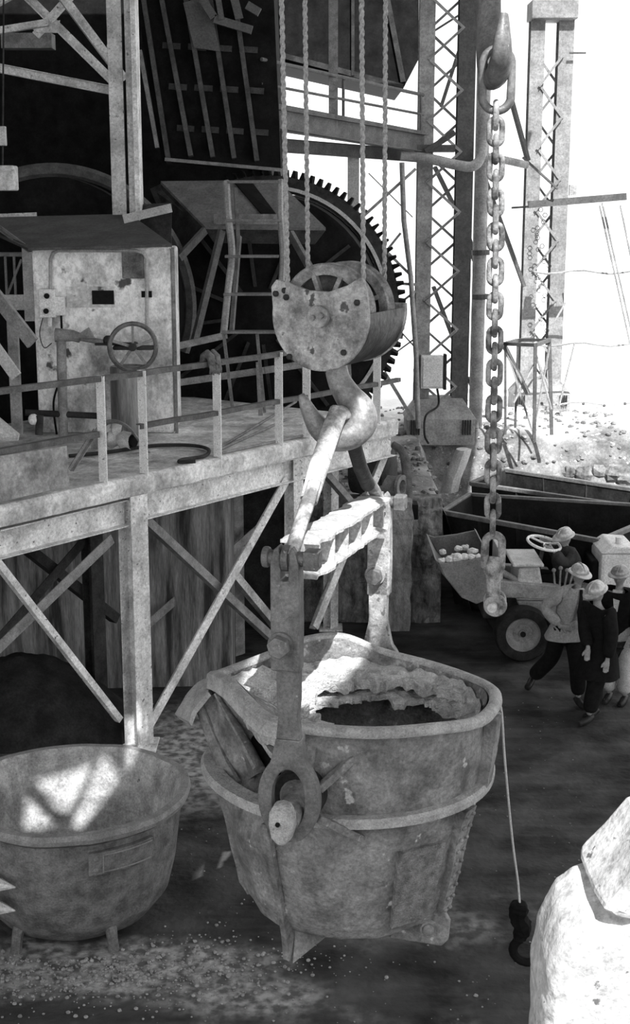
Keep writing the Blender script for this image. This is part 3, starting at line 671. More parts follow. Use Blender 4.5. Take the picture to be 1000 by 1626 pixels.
dg = thing('cross_bracing', 'diagonal rods tying the laced columns together behind the chain', 'bracing', tuple(at(790, 350, 26.5)))
for a, b, w_ in (((762, 262), (832, 455), .09), ((812, 160), (838, 255), .09), ((690, 265), (722, 330), .08), ((688, 455), (722, 545), .08), ((744, 380), (765, 450), .10), ((745, 600), (762, 640), .1), ((800, 548), (838, 625), .1), ((830, 250), (885, 300), .05), ((700, 170), (735, 60), .06), ((672, 60), (735, 20), .05)):
    part(MB().bar(at(*a, 26.4), at(*b, 26.6), w_, w_ * .7), 'tie_rod', hz2, dg)
cp_ = thing('curved_pipe', 'pale curved pipe running between the columns at walkway height', 'pipe', tuple(at(700, 258, 25.2)))
part(MB().tube(catmull([at(636, 247, 25.1), at(680, 252, 25.1), at(725, 262, 25.1), at(750, 264, 25.1), at(763, 250, 25.2), at(766, 225, 25.3)]), .09, 10), 'pipe_run', hz1, cp_, smooth=True)
part(MB().tube(catmull([at(768, 248, 25.6), at(800, 254, 25.9), at(836, 262, 26.2)]), .07, 10), 'pipe_branch', hz1, cp_, smooth=True)
part(MB().box(at(690, 236, 25.3), (.7, .3, .12)).tube(catmull([at(675, 240, 25.1), at(700, 225, 25.1), at(722, 210, 25.1)]), .05, 8), 'pipe_support', hz2, cp_)
eb = thing('junction_box', 'white electrical junction box on the foot of the laced column', 'box', tuple(at(688, 592, 25.2)))
c = at(685, 590, 25.3)
part(MB().box(c, (.40, .22, .60)), 'box_body', mat('white_enamel', .72, .86, 5, .4), eb, bevel=.01)
part(MB().box(c + V(0, -.12, 0), (.34, .02, .54)), 'box_door', mat('white_enamel', .72, .86, 5, .4), eb, bevel=.01)
part(MB().box(c + V(.24, 0, 0), (.05, .24, .64)), 'box_side', steel_dark(), eb)
part(MB().tube(catmull([c + V(.1, -.1, -.3), c + V(.12, -.15, -.6), at(676, 660, 24.9), at(674, 690, 24.8), at(680, 704, 24.6)]), .02, 6), 'cable', steel_dark(), eb, smooth=True)

# work stand
ws = thing('steel_stand', 'tall open angle-iron stand with tapered legs on the raised ground', 'stand', tuple(at(840, 690, 25.0)))
T = [at(802, 546, 25.0), at(850, 548, 24.4), at(872, 540, 25.2), at(822, 540, 25.8)]
Bf = [at(770, 620, 25.2), at(848, 692, 24.5), at(876, 682, 25.0), at(815, 650, 26.0)]
for i in range(4):
    part(MB().bar(T[i], T[(i + 1) % 4], .07, .06), 'top_frame', hz2, ws)
for i in (1, 2): part(MB().bar(T[i], Bf[i] - V(0, 0, .1), .06, .06), 'leg', hz2, ws)
part(MB().bar(T[0], V(T[0].x + .05, T[0].y, 1.95), .04, .04), 'leg', hz2, ws)
part(MB().bar(T[3], V(T[3].x, T[3].y, 1.95), .04, .04), 'leg', hz2, ws)
for a, b in (((803, 552), (845, 685)), ((872, 550), (850, 670)), ((850, 560), (875, 650)), ((804, 556), (838, 625)), ((850, 575), (815, 640))): part(MB().bar(at(*a, 25), at(*b, 24.8), .03, .03), 'brace', hz1, ws)

# fence / lines outside
fn = thing('cable_line', 'horizontal board and slack wires strung outside at the right edge', 'fence', tuple(at(930, 400, 27)))
part(MB().bar(at(838, 325, 26.8), at(994, 312, 26.8), .08, .13), 'board', hz2, fn); part(MB().box(at(909, 302, 26.8), (.13, .1, .2)), 'block', hz1, fn)
part(MB().cyl(at(812, 330, 26.8), at(842, 328, 26.8), .02, n=6), 'board_tip', hz2, fn)
part(MB().cyl(at(904, 84, 28.5), at(930, 84, 28.5), .02, n=6), 'board_tip', hz2, fn)
for y in (432, 547, 641):
    pts = [at(848 + i * 20, y + 3 * math.sin(i * 1.3), 27.5) for i in range(9)]
    part(MB().tube(pts, .022, 6), 'wire', hz1, fn)
for a, b in (((952, 326), (1000, 545)), ((886, 650), (912, 545)), ((875, 520), (898, 480)), ((985, 326), (1004, 420)), ((956, 322), (1010, 560)), ((880, 640), (850, 560))):
    part(MB().cyl(at(*a, 27.2), at(*b, 27.2), .02, n=6), 'stay_wire', hz1, fn)
for k in range(5): part(MB().ball(at(860 + k * 33, 641 + (k % 2) * 3, 27.5), .035, 8, 6), 'wire_knot', hz2, fn)
wire_net = thing('wire_net', 'torn hexagonal wire netting hanging inside the paler laced column', 'net', tuple(at(862, 400, 28.3)))
for k in range(22):
    cx_, cy_ = 858 + random.uniform(-6, 14), 335 + k * 9 + random.uniform(-3, 3)
    c = at(cx_, cy_, 28.3); part(MB().tube([c + V(.045 * math.cos(a), 0, .045 * math.sin(a)) for a in [math.pi / 3 * q for q in range(6)]], .008, 4, closed=True), 'mesh_cell', steel_dark(), wire_net)

# ================================================================ HOIST: ropes, block, hook
LC = V(.16, 8.7, 0); PHI = math.radians(14.7); AX = V(math.sin(PHI), math.cos(PHI), 0); BX = V(math.cos(PHI), -math.sin(PHI), 0)
def LD(b, a, z): return LC + BX * b + AX * a + V(0, 0, z)
def rope(p0, p1, r=.0125, L=.01):
    d = (p1 - p0).normalized(); x = d.orthogonal().normalized(); y = d.cross(x); n = int((p1 - p0).length / L); rings = []; k = 12
    for i in range(n + 1):
        c = p0 + d * (p1 - p0).length * i / n; tw = i * L / .16 * 2 * math.pi
        rings.append([c + (x * math.cos(2 * math.pi * j / k) + y * math.sin(2 * math.pi * j / k)) * r * (1 + .34 * math.cos(3 * (2 * math.pi * j / k - tw))) for j in range(k)])
    return MB().loft(rings)
ropem = mat('greasy_wire_rope', .22, .45, 60, .6, bump=.4)
gir = thing('crane_girder', 'overhead crane trolley frame carrying the hoist ropes above the picture', 'crane', (0.3, 8.8, 11.5))
part(MB().box((.3, 8.2, 11.6), (1.9, .18, .3)).box((.3, 9.4, 11.6), (1.9, .18, .3)), 'trolley_frame', steel_dark(), gir)
for i, (xt, xb, yb, D) in enumerate(((447, 457, 446, 8.45), (574, 577, 440, 8.45), (484, 489, 424, 8.95), (612, 610, 468, 8.95))):
    p1 = at(xb, yb + 20, D); p0 = at(xt, 0, D); d = (p0 - p1); top = p1 + d * ((11.45 - p1.z) / d.z)
    o = rope(p1, top).build('hoist_rope', ropem, smooth=False)
    tag(o, ['twisted wire hoist rope, leftmost of the four above the hook block', 'twisted wire hoist rope, third from the left above the hook block', 'twisted wire hoist rope, second from the left above the hook block', 'twisted wire hoist rope, rightmost of the four above the hook block'][i], 'rope', 'four hoist ropes above the hook block')
hb = thing('hook_block', 'heavy greasy crane hook block with round cheek plate and sheaves', 'hook block', tuple(at(530, 500, 8.6)))
th = math.radians(24); KA = V(math.sin(th), math.cos(th), 0); KB = V(math.cos(th), -math.sin(th), 0)
KC = at(511, 502, 8.45)
def K(b, z, a=0): return KC + KB * b + KA * a + V(0, 0, z)
out = []
for t in range(-8, 189, 7):
    a = math.radians(-t); out.append((.318 * math.cos(a) + (.0), .332 * math.sin(a)))
prof = out + [(-.325, .17), (-.29, .215), (-.18, .19), (-.08, .155), (.06, .15), (.18, .19), (.27, .245), (.30, .17)]
def cheek(a0, a1): return MB().loft([[K(x, z, a0) for x, z in prof], [K(x, z, a1) for x, z in prof]])
part(cheek(-.035, 0.0), 'cheek_plate', blockm(), hb, bevel=.006)
far_ = [(x, z) for x, z in out if z < .05]; far_ += [(-.318, .05), (.318, .05)]
part(MB().loft([[K(x, z, .60) for x, z in far_], [K(x, z, .63) for x, z in far_]]), 'cheek_plate', blockm(), hb, bevel=.006)
# casing strip that wraps the lower half between the two plates
arc = [( .31 * math.cos(math.radians(-t)), .325 * math.sin(math.radians(-t))) for t in range(-4, 186, 8)]
part(MB().loft([[K(x, z, 0), K(x, z, .60), K(x * .94, z * .94, .60), K(x * .94, z * .94, 0)] for x, z in arc]), 'casing_band', mat('dark_casing', .02, .10, 5, .5), hb, smooth=True)
for a0 in (.10, .42):
    shm = mat('sheave_steel', .14, .34, 8, .5, contrast=(.4, .6))
    sh = part(MB().lathe(K(0, 0.02, a0), KA, [(.225, -.045), (.285, -.055), (.295, -.045), (.262, .0), (.295, .045), (.285, .055), (.225, .045), (.225, -.045)], 56), 'sheave', shm, hb, smooth=True)
    part(MB().cyl(K(0, .02, a0 - .06), K(0, .02, a0 + .06), .09, n=24), 'sheave_hub', shm, sh)
    part(MB().lathe(K(0, .02, a0), KA, [(.08, -.008), (.23, -.008), (.23, .008), (.08, .008)], 40), 'sheave_web', mat('dark_casing', .02, .10, 5, .5), sh)
    for k in range(8):
        a = math.pi / 4 * k + .35; part(MB().bar(K(.08 * math.cos(a), .08 * math.sin(a) + .02, a0 - .03), K(.235 * math.cos(a), .235 * math.sin(a) + .02, a0 - .03), .028, .045, up=KA), 'sheave_rib', shm, sh)
part(MB().cyl(K(0, .0, -.075), K(0, 0, .68), .068, n=28), 'axle', mat('axle_steel', .2, .4, 9, .5), hb, bevel=.008)
for x, z in ((-.025, -.005), (.032, .01)): part(MB().cyl(K(x, z, -.10), K(x, z, -.07), .018, n=6), 'axle_bolt', steel_mid(), hb)
for x, z in ((.245, .09), (-.29, .13), (-.23, .15), (-.22, .11), (.16, -.21), (-.2, -.25)): part(MB().ball(K(x, z, -.04), .020, 10, 6), 'rivet', steel_dark(), hb)
hkc = catmull([at(530, 560, 8.75), at(537, 600, 8.72), at(552, 628, 8.7), at(568, 650, 8.68), at(570, 670, 8.66), at(556, 686, 8.64), at(532, 692, 8.62), at(508, 680, 8.6), at(494, 660, 8.58), at(485, 642, 8.56), at(478, 626, 8.56)], 6)
hkr = [.075, .078, .092, .112, .124, .120, .108, .085, .062, .046, .022]
hk = part(MB().tube(hkc, [lerp(hkr[min(i // 6, 10)], hkr[min(i // 6 + 1, 10)], (i % 6) / 6) for i in range(len(hkc))], 20, sx=.85, sy=1.0), 'hook', hookm(), hb, smooth=True)
part(MB().cyl(at(530, 555, 8.75), at(533, 590, 8.75), .085, .07, n=20), 'hook_swivel', steel_dark(), hb, smooth=True)

# ---------------------------------------------------------------- lifting yoke
yk = thing('lifting_yoke', 'lifting beam with sling bars and two long hangers gripping the ladle', 'lifting beam', tuple(LD(0, 0, 4)))
ZF, ZK = 4.09, 3.90
def zb(a): return lerp(ZF, ZK, (a + 1.25) / 2.5)
# beam: I section with ragged dust-white flanges
slm_ = mat('dusty_web', .25, .5, 6, .8)
def ragged(a0, a1, w, dz, t, nm, m):
    rings = []; n = 44
    for i in range(n + 1):
        a = lerp(a0, a1, i / n); j1 = .03 * noise.noise(Vector((a * 5, 1, dz * 9))) + .018 * noise.noise(Vector((a * 17, 5, dz))); j2 = .03 * noise.noise(Vector((a * 5, 7, dz * 5))) + .015 * noise.noise(Vector((a * 19, 9, dz)))
        h = .025 * noise.noise(Vector((a * 4, 3, 1))); z = zb(a) + dz
        rings.append([LD(-w + j1, a, z), LD(w + j2, a, z), LD(w + j2, a, z + t), LD(w * .5, a, z + t + .012 + h), LD(0, a, z + t + .02 + h * 1.4), LD(-w * .5, a, z + t + .012 + h), LD(-w + j1, a, z + t)])
    part(MB().loft(rings), nm, m, yk, smooth=True)
ragged(-.96, 1.10, .12, .035, .02, 'top_flange', white_dust()); ragged(-1.02, 1.10, .115, -.16, .015, 'bottom_flange', white_dust())
part(MB().loft([[LD(-.02, a, zb(a) - .16), LD(.02, a, zb(a) - .16), LD(.02, a, zb(a) + .05), LD(-.02, a, zb(a) + .05)] for a in (-1.02, 1.10)]), 'beam_web', slm_, yk)
for k in range(6):
    a = -.9 + k * .36; part(MB().box(LD(0, a, zb(a) - .06), (.20, .02, .19), Matrix.Rotation(-PHI, 3, 'Z')), 'stiffener', white_dust(), yk)
# sling bars from the hook to the beam ends
slm = mat('sling_bar_steel', .16, .5, 7, .6, bump=.2, contrast=(.4, .6))
hookpt = at(546, 655, 8.62)
f0 = LD(0, -1.25, ZF)
part(MB().tube([at(556, 672, 8.75), at(548, 655, 8.66), at(537, 655, 8.52), at(527, 680, 8.42), at(505, 745, 8.12), at(490, 795, 7.95)], [.045, .055, .056, .056, .056, .05], 12, sx=.75, sy=1.1), 'sling_bar', slm, yk, smooth=True)
part(MB().tube([at(499, 765, 8.0), at(488, 800, 7.9), at(468, 860, 7.55), at(459, 884, 7.46)], [.042, .046, .044, .04], 12, sx=.7, sy=1.1), 'sling_link', slm, yk, smooth=True)
part(MB().tube([at(556, 672, 8.75), at(560, 700, 8.85), at(572, 742, 9.2), at(584, 770, 9.5)], [.045, .05, .05, .05], 12), 'sling_bar', steel_dark(), yk, smooth=True)
part(MB().tube([at(578, 755, 9.4), at(592, 775, 9.7), at(606, 802, 9.9)], [.05, .055, .05], 12, sx=.8, sy=1.1), 'sling_link', slm, yk, smooth=True)
def hanger(a, s, zt, zbolt, zeye, m):
    # s=-1 front (nearer), +1 back; plate normals along the trunnion axis
    tk = .035
    up = MB()
    for q in (-1, 1):   # fork: two plates side by side at the top, joined below
        pass
    W = .083; gap = .022
    prof_up = [(-W, zbolt - .16), (W, zbolt - .16), (W + .004, zbolt + .1), (W, zt - .03), (W - .02, zt + .05), (gap + .02, zt + .075), (gap, zt + .03), (gap, zt - .12), (-gap, zt - .12), (-gap, zt + .03), (-gap - .02, zt + .075), (-W + .02, zt + .055), (-W, zt - .02)]
    # shaped as a thick clevis
    up.loft([[LD(x, a - .055, z) for x, z in prof_up], [LD(x, a + .055, z) for x, z in prof_up]])
    h = part(up, 'hanger_clevis', m, yk, bevel=.01)
    part(MB().cyl(LD(-W - .03, a, zt), LD(W + .11, a, zt), .042, n=20), 'clevis_pin', forged(), h, smooth=True)
    part(MB().cyl(LD(-W - .055, a, zt), LD(-W - .015, a, zt), .06, n=20), 'pin_head', forged(), h, bevel=.012)
    part(MB().box(LD(W + .065, a, zt), (.085, .11, .11), Matrix.Rotation(-PHI, 3, 'Z')), 'pin_nut', forged(), h, bevel=.01)
    part(MB().lathe(LD(0, a, zt), BX, [(.03, -.018), (.075, -.018), (.075, .018), (.03, .018), (.03, -.018)], 24), 'link_eye', m, h)
    # lower arm with eye
    lo = MB(); a0 = a + s * .03 - .025; n = 40
    RX, RZ = .185, .27; hx, hz = .100, .185
    # outer outline from top left clockwise
    outp = [(-.068, zbolt + .1), (-.066, zbolt - .35), (-.058, zeye + RZ + .22), (-.075, zeye + RZ + .10)]
    left = []
    for t in range(125, 271, 10):
        tt = math.radians(t); left.append((RX * math.cos(tt), zeye + RZ * math.sin(tt)))
    right = [(-x, z) for x, z in reversed(left)]
    outline = outp + left + right[1:] + [(-x, z) for x, z in reversed(outp)]
    # resample to match the hole ring: build as bridged quads angle by angle
    m_ = 64
    def ray_hit(ang):
        # farthest intersection of a ray from the eye centre with the outline (upper arm clipped)
        dx, dz = math.cos(ang), math.sin(ang); best = None
        P_ = [(x, z - zeye) for x, z in outline if z < zeye + RZ + .12]
        for i in range(len(P_)):
            x1, z1 = P_[i]; x2, z2 = P_[(i + 1) % len(P_)]
            ex, ez = x2 - x1, z2 - z1; den = dx * ez - dz * ex
            if abs(den) < 1e-9: continue
            t = (x1 * ez - z1 * ex) / den; u = (x1 * dz - z1 * dx) / den
            if t > 0 and -1e-6 <= u <= 1 + 1e-6: best = t if best is None else max(best, t)
        return (dx * best, dz * best)
    rings = []
    for i in range(m_):
        ang = 2 * math.pi * i / m_; ox, oz = ray_hit(ang); sgn = 1 if abs(math.cos(ang)) > 0 else 1
        ix, iz = hx * math.cos(ang), hz * math.sin(ang)
        k = 1.0 / max(1e-6, math.hypot(math.cos(ang) / hx, math.sin(ang) / hz)); ix, iz = k * math.cos(ang), k * math.sin(ang)
        rings.append([LD(ix, a0, zeye + iz), LD(ox, a0, zeye + oz), LD(ox, a0 + .07, zeye + oz), LD(ix, a0 + .07, zeye + iz)])
    lo.loft(rings, wrap=True)
    zt2 = zeye + RZ + .10
    neck = [(-.072, zt2), (.072, zt2), (.058, zt2 + .14), (.066, zbolt - .35), (.070, zbolt + .02), (-.070, zbolt + .02), (-.066, zbolt - .35), (-.058, zt2 + .14)]
    lo.loft([[LD(x, a0, z) for x, z in neck], [LD(x, a0 + .07, z) for x, z in neck]])
    part(lo, 'hanger_arm', m, yk, bevel=.006)
    part(MB().lathe(LD(-.02, a - .055, zbolt), -AX, [(0, 0), (.075, 0), (.075, .02), (0, .02)], 24), 'washer', m, h)
    part(MB().cyl(LD(-.02, a - .075, zbolt), LD(-.02, a - .135, zbolt), .065, n=6), 'hex_bolt', forged(), h, bevel=.006)
hanger(-1.25, 1, ZF, 3.60, 2.64, forged())
hanger(1.25, -1, ZK, 3.36, 2.60, mat('pale_hanger', .16, .42, 7, .7, bump=.3, spots=(.15, .6), spot_scale=18))

# ================================================================ LADLE
la = thing('ladle', 'large crusted cast-steel ladle with pouring lip hanging from the crane hook', 'ladle', tuple(LD(0, 0, 1.35)))
rimc = [(.02, -.91, 2.965), (.43, -.88, 2.965), (.77, -.69, 2.955), (.97, -.38, 2.90), (1.03, .0, 2.87), (.97, .38, 2.84), (.76, .68, 2.81), (.45, .86, 2.82), (.1, .93, 2.86), (-.2, .93, 2.95), (-.45, .78, 2.95), (-.64, .5, 2.91), (-.77, .2, 2.91), (-.845, -.06, 2.93), (-.79, -.24, 3.0), (-.64, -.42, 3.03), (-.45, -.64, 3.0), (-.25, -.82, 2.96)]
rim = catmull(rimc, 6, closed=True); NR = len(rim); CB = .08
REC = 0.0
def circ(i, r, z, nose=0.0):
    ang = 0
    b, a, _ = rim[i]; ang = math.atan2(a, b - CB)
    rr = r + nose * max(0, math.cos(ang - math.radians(185))) ** 6
    if REC: rr -= REC * math.exp(-((((ang - math.radians(229) + math.pi) % (2 * math.pi)) - math.pi) / math.radians(19)) ** 2)
    return Vector((CB + rr * math.cos(ang), rr * math.sin(ang), z))
def level(r, z, mixr, off=0.0, nose=0.0, rec=0.0):
    global REC
    REC = rec
    out = []
    for i in range(NR):
        c = circ(i, r, z, nose); q = Vector(rim[i]); d = Vector((q.x - CB, q.y, 0)); d.normalize()
        q2 = Vector((q.x - d.x * off, q.y - d.y * off, q.z + (z - 2.9)))
        p = q2.lerp(c, mixr); out.append(p)
    return out
def W_(pts, ns=0.0, sc=6): 
    o = []
    for p in pts:
        w = LD(p.x, p.y, p.z)
        if ns: w = w + noise.noise_vector(w * sc) * ns
        o.append(w)
    return o
outer = [level(.99, 2.90, 0, .0), level(.97, 2.87, .1, .035), level(.955, 2.82, .3, .05, 0, .12), level(.94, 2.76, .5, .06, 0, .46), level(.92, 2.62, .95, .08, .0, .52), level(.885, 2.40, 1, .08, .0, .34), level(.86, 2.3, 1, 0, .0, .12), level(.82, 2.05, 1), level(.77, 1.78, 1), level(.72, 1.56, 1), level(.665, 1.46, 1), level(.55, 1.40, 1), level(.25, 1.38, 1)]
lv = []
for k in range(len(outer) - 1):
    for q in range(4):
        lv.append([w + noise.noise_vector(w * 25) * (.006 if k > 4 else .002) for w in W_([a.lerp(b, q / 4) for a, b in zip(outer[k], outer[k + 1])], .016 if k > 4 else .006, 7)])
lv.append(W_(outer[-1]))
inner_ = [level(.84, 1.62, 1), level(.84, 1.75, 1), level(.83, 2.3, .95, .10), level(.86, 2.7, .4, .09), level(.9, 2.895, 0, .06)]
inner_[0] = level(.6, 1.6, 1)
for k in range(len(inner_)): lv.append(None)
lv = [l for l in lv if l]
body = MB().loft(lv, cap0=False); part(body, 'ladle_shell', cast(), la, smooth=True)
part(MB().loft([W_(level(.4, 1.58, 1)), W_(level(.68, 1.62, 1)), W_(level(.76, 2.0, 1)), W_(level(.82, 2.38, 1, 0, 0, .50)), W_(level(.85, 2.6, 1, 0, 0, .58)), W_(level(.86, 2.76, .7, .09, 0, .60)), W_(level(.9, 2.90, 0, .06))], cap1=False), 'lining', mat('ladle_lining', .10, .26, 6, .95, bump=1.0, spots=(.4, .62), spot_scale=12), la, smooth=True)
# rim bead
def rim_sweep(pts, prof, closed=True):
    rings = []; n = len(pts)
    for i in range(n):
        t = (pts[(i + 1) % n] - pts[i - 1]) if closed else (pts[min(i + 1, n - 1)] - pts[max(i - 1, 0)])
        t.z = 0; t.normalize(); o = Vector((t.y, -t.x, 0))
        rings.append([pts[i] + o * x + Vector((0, 0, z)) for x, z in prof])
    return MB().loft(rings, wrap=closed)
rimw = [LD(p.x, p.y, p.z) for p in rim]
part(rim_sweep(rimw, [(-.05, -.005), (-.042, .016), (-.02, .026), (.014, .024), (.034, .008), (.038, -.018), (.028, -.036), (-.02, -.04), (-.045, -.03)]), 'rim', mat('ladle_rim', .28, .46, 9, .75, bump=.5), la, smooth=True)
# stiffening flange round the belly
ringpts = [LD(p.x, p.y, p.z) for p in level(.885, 2.37, .95, .08, .05)]
part(rim_sweep(ringpts, [(-.05, -.02), (-.05, .035), (.055, .03), (.075, .01), (.07, -.03), (.02, -.04)]), 'belly_flange', mat('ladle_rim', .28, .46, 9, .75, bump=.5), la, smooth=True)
# right-hand strap from rim to the foot with rivets
def skin_pt(ang, z, off=0.0):
    r = .0
    zs = [2.90, 2.58, 2.30, 2.05, 1.78, 1.56, 1.46]; rs = [.955, .925, .885, .82, .77, .72, .665]
    if z >= zs[0]: r = rs[0]
    else:
        for i in range(len(zs) - 1):
            if zs[i + 1] <= z <= zs[i]: r = lerp(rs[i], rs[i + 1], (zs[i] - z) / (zs[i] - zs[i + 1])); break
        else: r = rs[-1]
    r += off
    return LD(CB + r * math.cos(ang), r * math.sin(ang), z)
def strap(a0, z0, z1, w, t, name, m, da=0.0, rivets=False):
    rings = []; n = 16
    for i in range(n + 1):
        z = lerp(z0, z1, i / n); an = a0 + da * i / n; r0 = w / 1.7
        rings.append([skin_pt(an - r0, z, -.02), skin_pt(an - r0, z, t), skin_pt(an + r0, z, t), skin_pt(an + r0, z, -.02)])
    o = part(MB().loft(rings), name, m, la, jitter=.006, nscale=14)
    if rivets:
        for i in range(9):
            z = lerp(z0, z1, (i + .5) / 9)
            part(MB().ball(skin_pt(a0 + da * (i + .5) / 9 - w * .30, z, t + .004), .015, 8, 6), 'rivet', m, o, smooth=True)
            part(MB().ball(skin_pt(a0 + da * (i + .5) / 9 + w * .33, z, t + .004), .015, 8, 6), 'rivet', m, o, smooth=True)
    return o
strap(math.radians(-8), 2.86, 2.34, .10, .06, 'rim_strap', cast())
strap(math.radians(-22), 2.30, 1.52, .12, .05, 'riveted_strap', cast(), rivets=True)
strap(math.radians(-45), 2.12, 1.56, .34, .035, 'riveted_patch', mat('scabby_patch', .13, .30, 16, .95, bump=1.0))
strap(math.radians(200), 2.28, 1.47, .09, .03, 'side_strap', cast())
# front fin and its toe
fin = MB(); fa = math.radians(-112)
fp_ = [(2.28, .0), (1.60, .0), (1.44, -.12), (1.34, -.14), (1.23, .0), (1.26, .05), (1.44, .07), (2.28, .05)]
fr = []
base = [skin_pt(fa, z, o) if z >= 1.46 else LD(CB + (.665 + o) * math.cos(fa), (.665 + o) * math.sin(fa), z) for z, o in fp_]
tn = LD(-math.sin(fa), math.cos(fa), 0) - LD(0, 0, 0)
fin.loft([[p - tn * .022 for p in base], [p + tn * .022 for p in base]]); part(fin, 'foot_fin', cast(), la, bevel=.005)
toe = [LD(CB - .22, -.66, 1.24), LD(CB - .02, -.60, 1.42), LD(CB - .22, -.60, 1.44)]
part(MB().loft([toe, [p + AX * .03 for p in toe]]), 'toe_gusset', cast(), la)
# bottom lug with bolt (right)
lg = LD(.66, -.26, 1.40); lugpoly = []
for t in range(0, 360, 20):
    a = math.radians(t); lugpoly.append((.13 * math.cos(a), .13 * math.sin(a)))
lugpoly2 = [(-.25, -.12), (.10, -.13), (.14, -.08), (.15, .05), (.10, .14), (-.02, .15), (-.16, .06)]
part(MB().loft([[lg + BX * x + V(0, 0, z) for x, z in lugpoly2], [lg + BX * x + V(0, 0, z) + AX * .05 for x, z in lugpoly2]]), 'tipping_lug', cast(), la, bevel=.01)
part(MB().cyl(lg - AX * .035 + V(.02, 0, 0), lg, .062, n=20), 'lug_bolt', steel_mid(), la, bevel=.008)
part(MB().cyl(lg - AX * .06 + V(.02, 0, 0), lg, .04, n=20), 'lug_bolt', cast(), la, bevel=.008)
# trunnions
for s, zc_ in ((-1, 2.55), (1, 2.53)):
    tr_ = part(MB().tube([LD(0, s * .80, zc_ + .02), LD(0, s * 1.02, zc_ + .02), LD(0, s * 1.12, zc_), LD(0, s * 1.30, zc_)], [.14, .12, .075, .085], 20), 'trunnion', cast(), la, smooth=True)
    if s < 0:
        pf = [(.0, .11), (.045, .10), (.075, .045), (.08, -.03), (.055, -.11), (.02, -.15), (-.02, -.15), (-.055, -.11), (-.075, -.03), (-.07, .045), (-.04, .10)]
        part(MB().loft([[LD(x - .015, -1.36, zc_ + z) for x, z in pf], [LD(x * 1.05 - .015, -1.28, zc_ + z) for x, z in pf]]), 'trunnion_cap', mat('trunnion_cap', .3, .5, 12, .8, bump=.7), tr_, bevel=.015, jitter=.004, nscale=20)
        part(MB().cyl(LD(-.03, -1.37, zc_ - .015), LD(-.03, -1.33, zc_ - .015), .014, n=12), 'grease_hole', soot(), tr_)
    for (b0, z0) in ((.30, 2.86), (.30, 2.22), (-.28, 2.24)):
        pass
# gusset ribs radiating from the trunnion
for b0, z0, b1, z1 in ((.12, 2.62, .30, 2.78), (.12, 2.44, .36, 2.26), (.05, 2.7, .05, 2.85)):
    part(MB().bar(LD(b0, -1.02, z0), LD(b1, -.86, z1), .05, .05), 'trunnion_gusset', cast(), la, bevel=.008)
# pouring lip
lipm = mat('ladle_rim', .28, .46, 9, .75, bump=.5)
oc = catmull([at(337, 1074, 8.95), at(313, 1084, 8.95), at(294, 1105, 8.93), at(278, 1134, 8.9)], 5)
ic = catmull([at(331, 1098, 8.62), at(319, 1111, 8.62), at(307, 1128, 8.61), at(300, 1147, 8.6)], 5)
up_ = catmull([at(340, 1078, 9.25), at(318, 1082, 9.28), at(300, 1098, 9.28), at(288, 1124, 9.25)], 5)
lip = [[a, b, b + V(.02, 0, -.03), a + V(.03, 0, -.04), c + V(.03, 0, -.03), c] for a, b, c in zip(oc, ic, up_)]
part(MB().loft(lip), 'pouring_lip', lipm, la, smooth=True, jitter=.006, nscale=12)
part(MB().tube([at(314, 1116, 8.72), at(335, 1170, 8.66), at(356, 1218, 8.55), at(374, 1252, 8.42)], [.03, .042, .05, .06], 10, sx=.7, sy=1.3), 'lip_rib', cast(), la, smooth=True)
part(MB().tube([at(344, 1102, 8.60), at(370, 1146, 8.46), at(392, 1184, 8.32), at(412, 1222, 8.18)], [.022, .034, .042, .045], 10, sx=.7, sy=1.3), 'lip_rib', cast(), la, smooth=True)
q = [at(318, 1112, 8.74), at(345, 1102, 8.64), at(413, 1226, 8.24), at(376, 1254, 8.46)]
part(MB().loft([[lerp(q[0], q[3], t), lerp(lerp(q[0], q[3], t), lerp(q[1], q[2], t), .5) + AX * .05, lerp(q[1], q[2], t), lerp(q[1], q[2], t) + AX * .1, lerp(q[0], q[3], t) + AX * .1] for t in [k / 8 for k in range(9)]]), 'lip_web', cast(), la, smooth=True)
rb_ = [rimw[i % NR] for i in range(13 * 6 - 1, 18 * 6 + 1)]
part(rim_sweep(rb_, [(.015, -.02), (.035, -.02), (.042, -.095), (.018, -.10)], closed=False), 'lip_band', lipm, la, jitter=.006, nscale=9, smooth=True)
part(MB().tube(catmull([at(331, 1204, 8.85), at(350, 1228, 8.7), at(372, 1248, 8.5), at(398, 1264, 8.3)], 4), .04, 8, sx=.6, sy=1.2), 'side_flange', lipm, la, smooth=True)

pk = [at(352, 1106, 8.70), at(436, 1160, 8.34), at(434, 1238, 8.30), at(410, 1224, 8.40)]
part(MB().loft([pk, [p + AX * .10 + BX * .02 for p in pk]]), 'spout_shade_plate', soot(), la)  # black plate painting the shade of the pocket under the spout
part(MB().lathe(LD(0, -1.0, 2.57), AX, [(.09, -.04), (.15, -.04), (.16, .0), (.16, .06), (.09, .06), (.11, -.04)], 36), 'eye_shade_collar', mat('greasy_shade_collar', .008, .03, 9, .5), la, smooth=True)  # dark collar added to paint the shade seen through the hanger eye

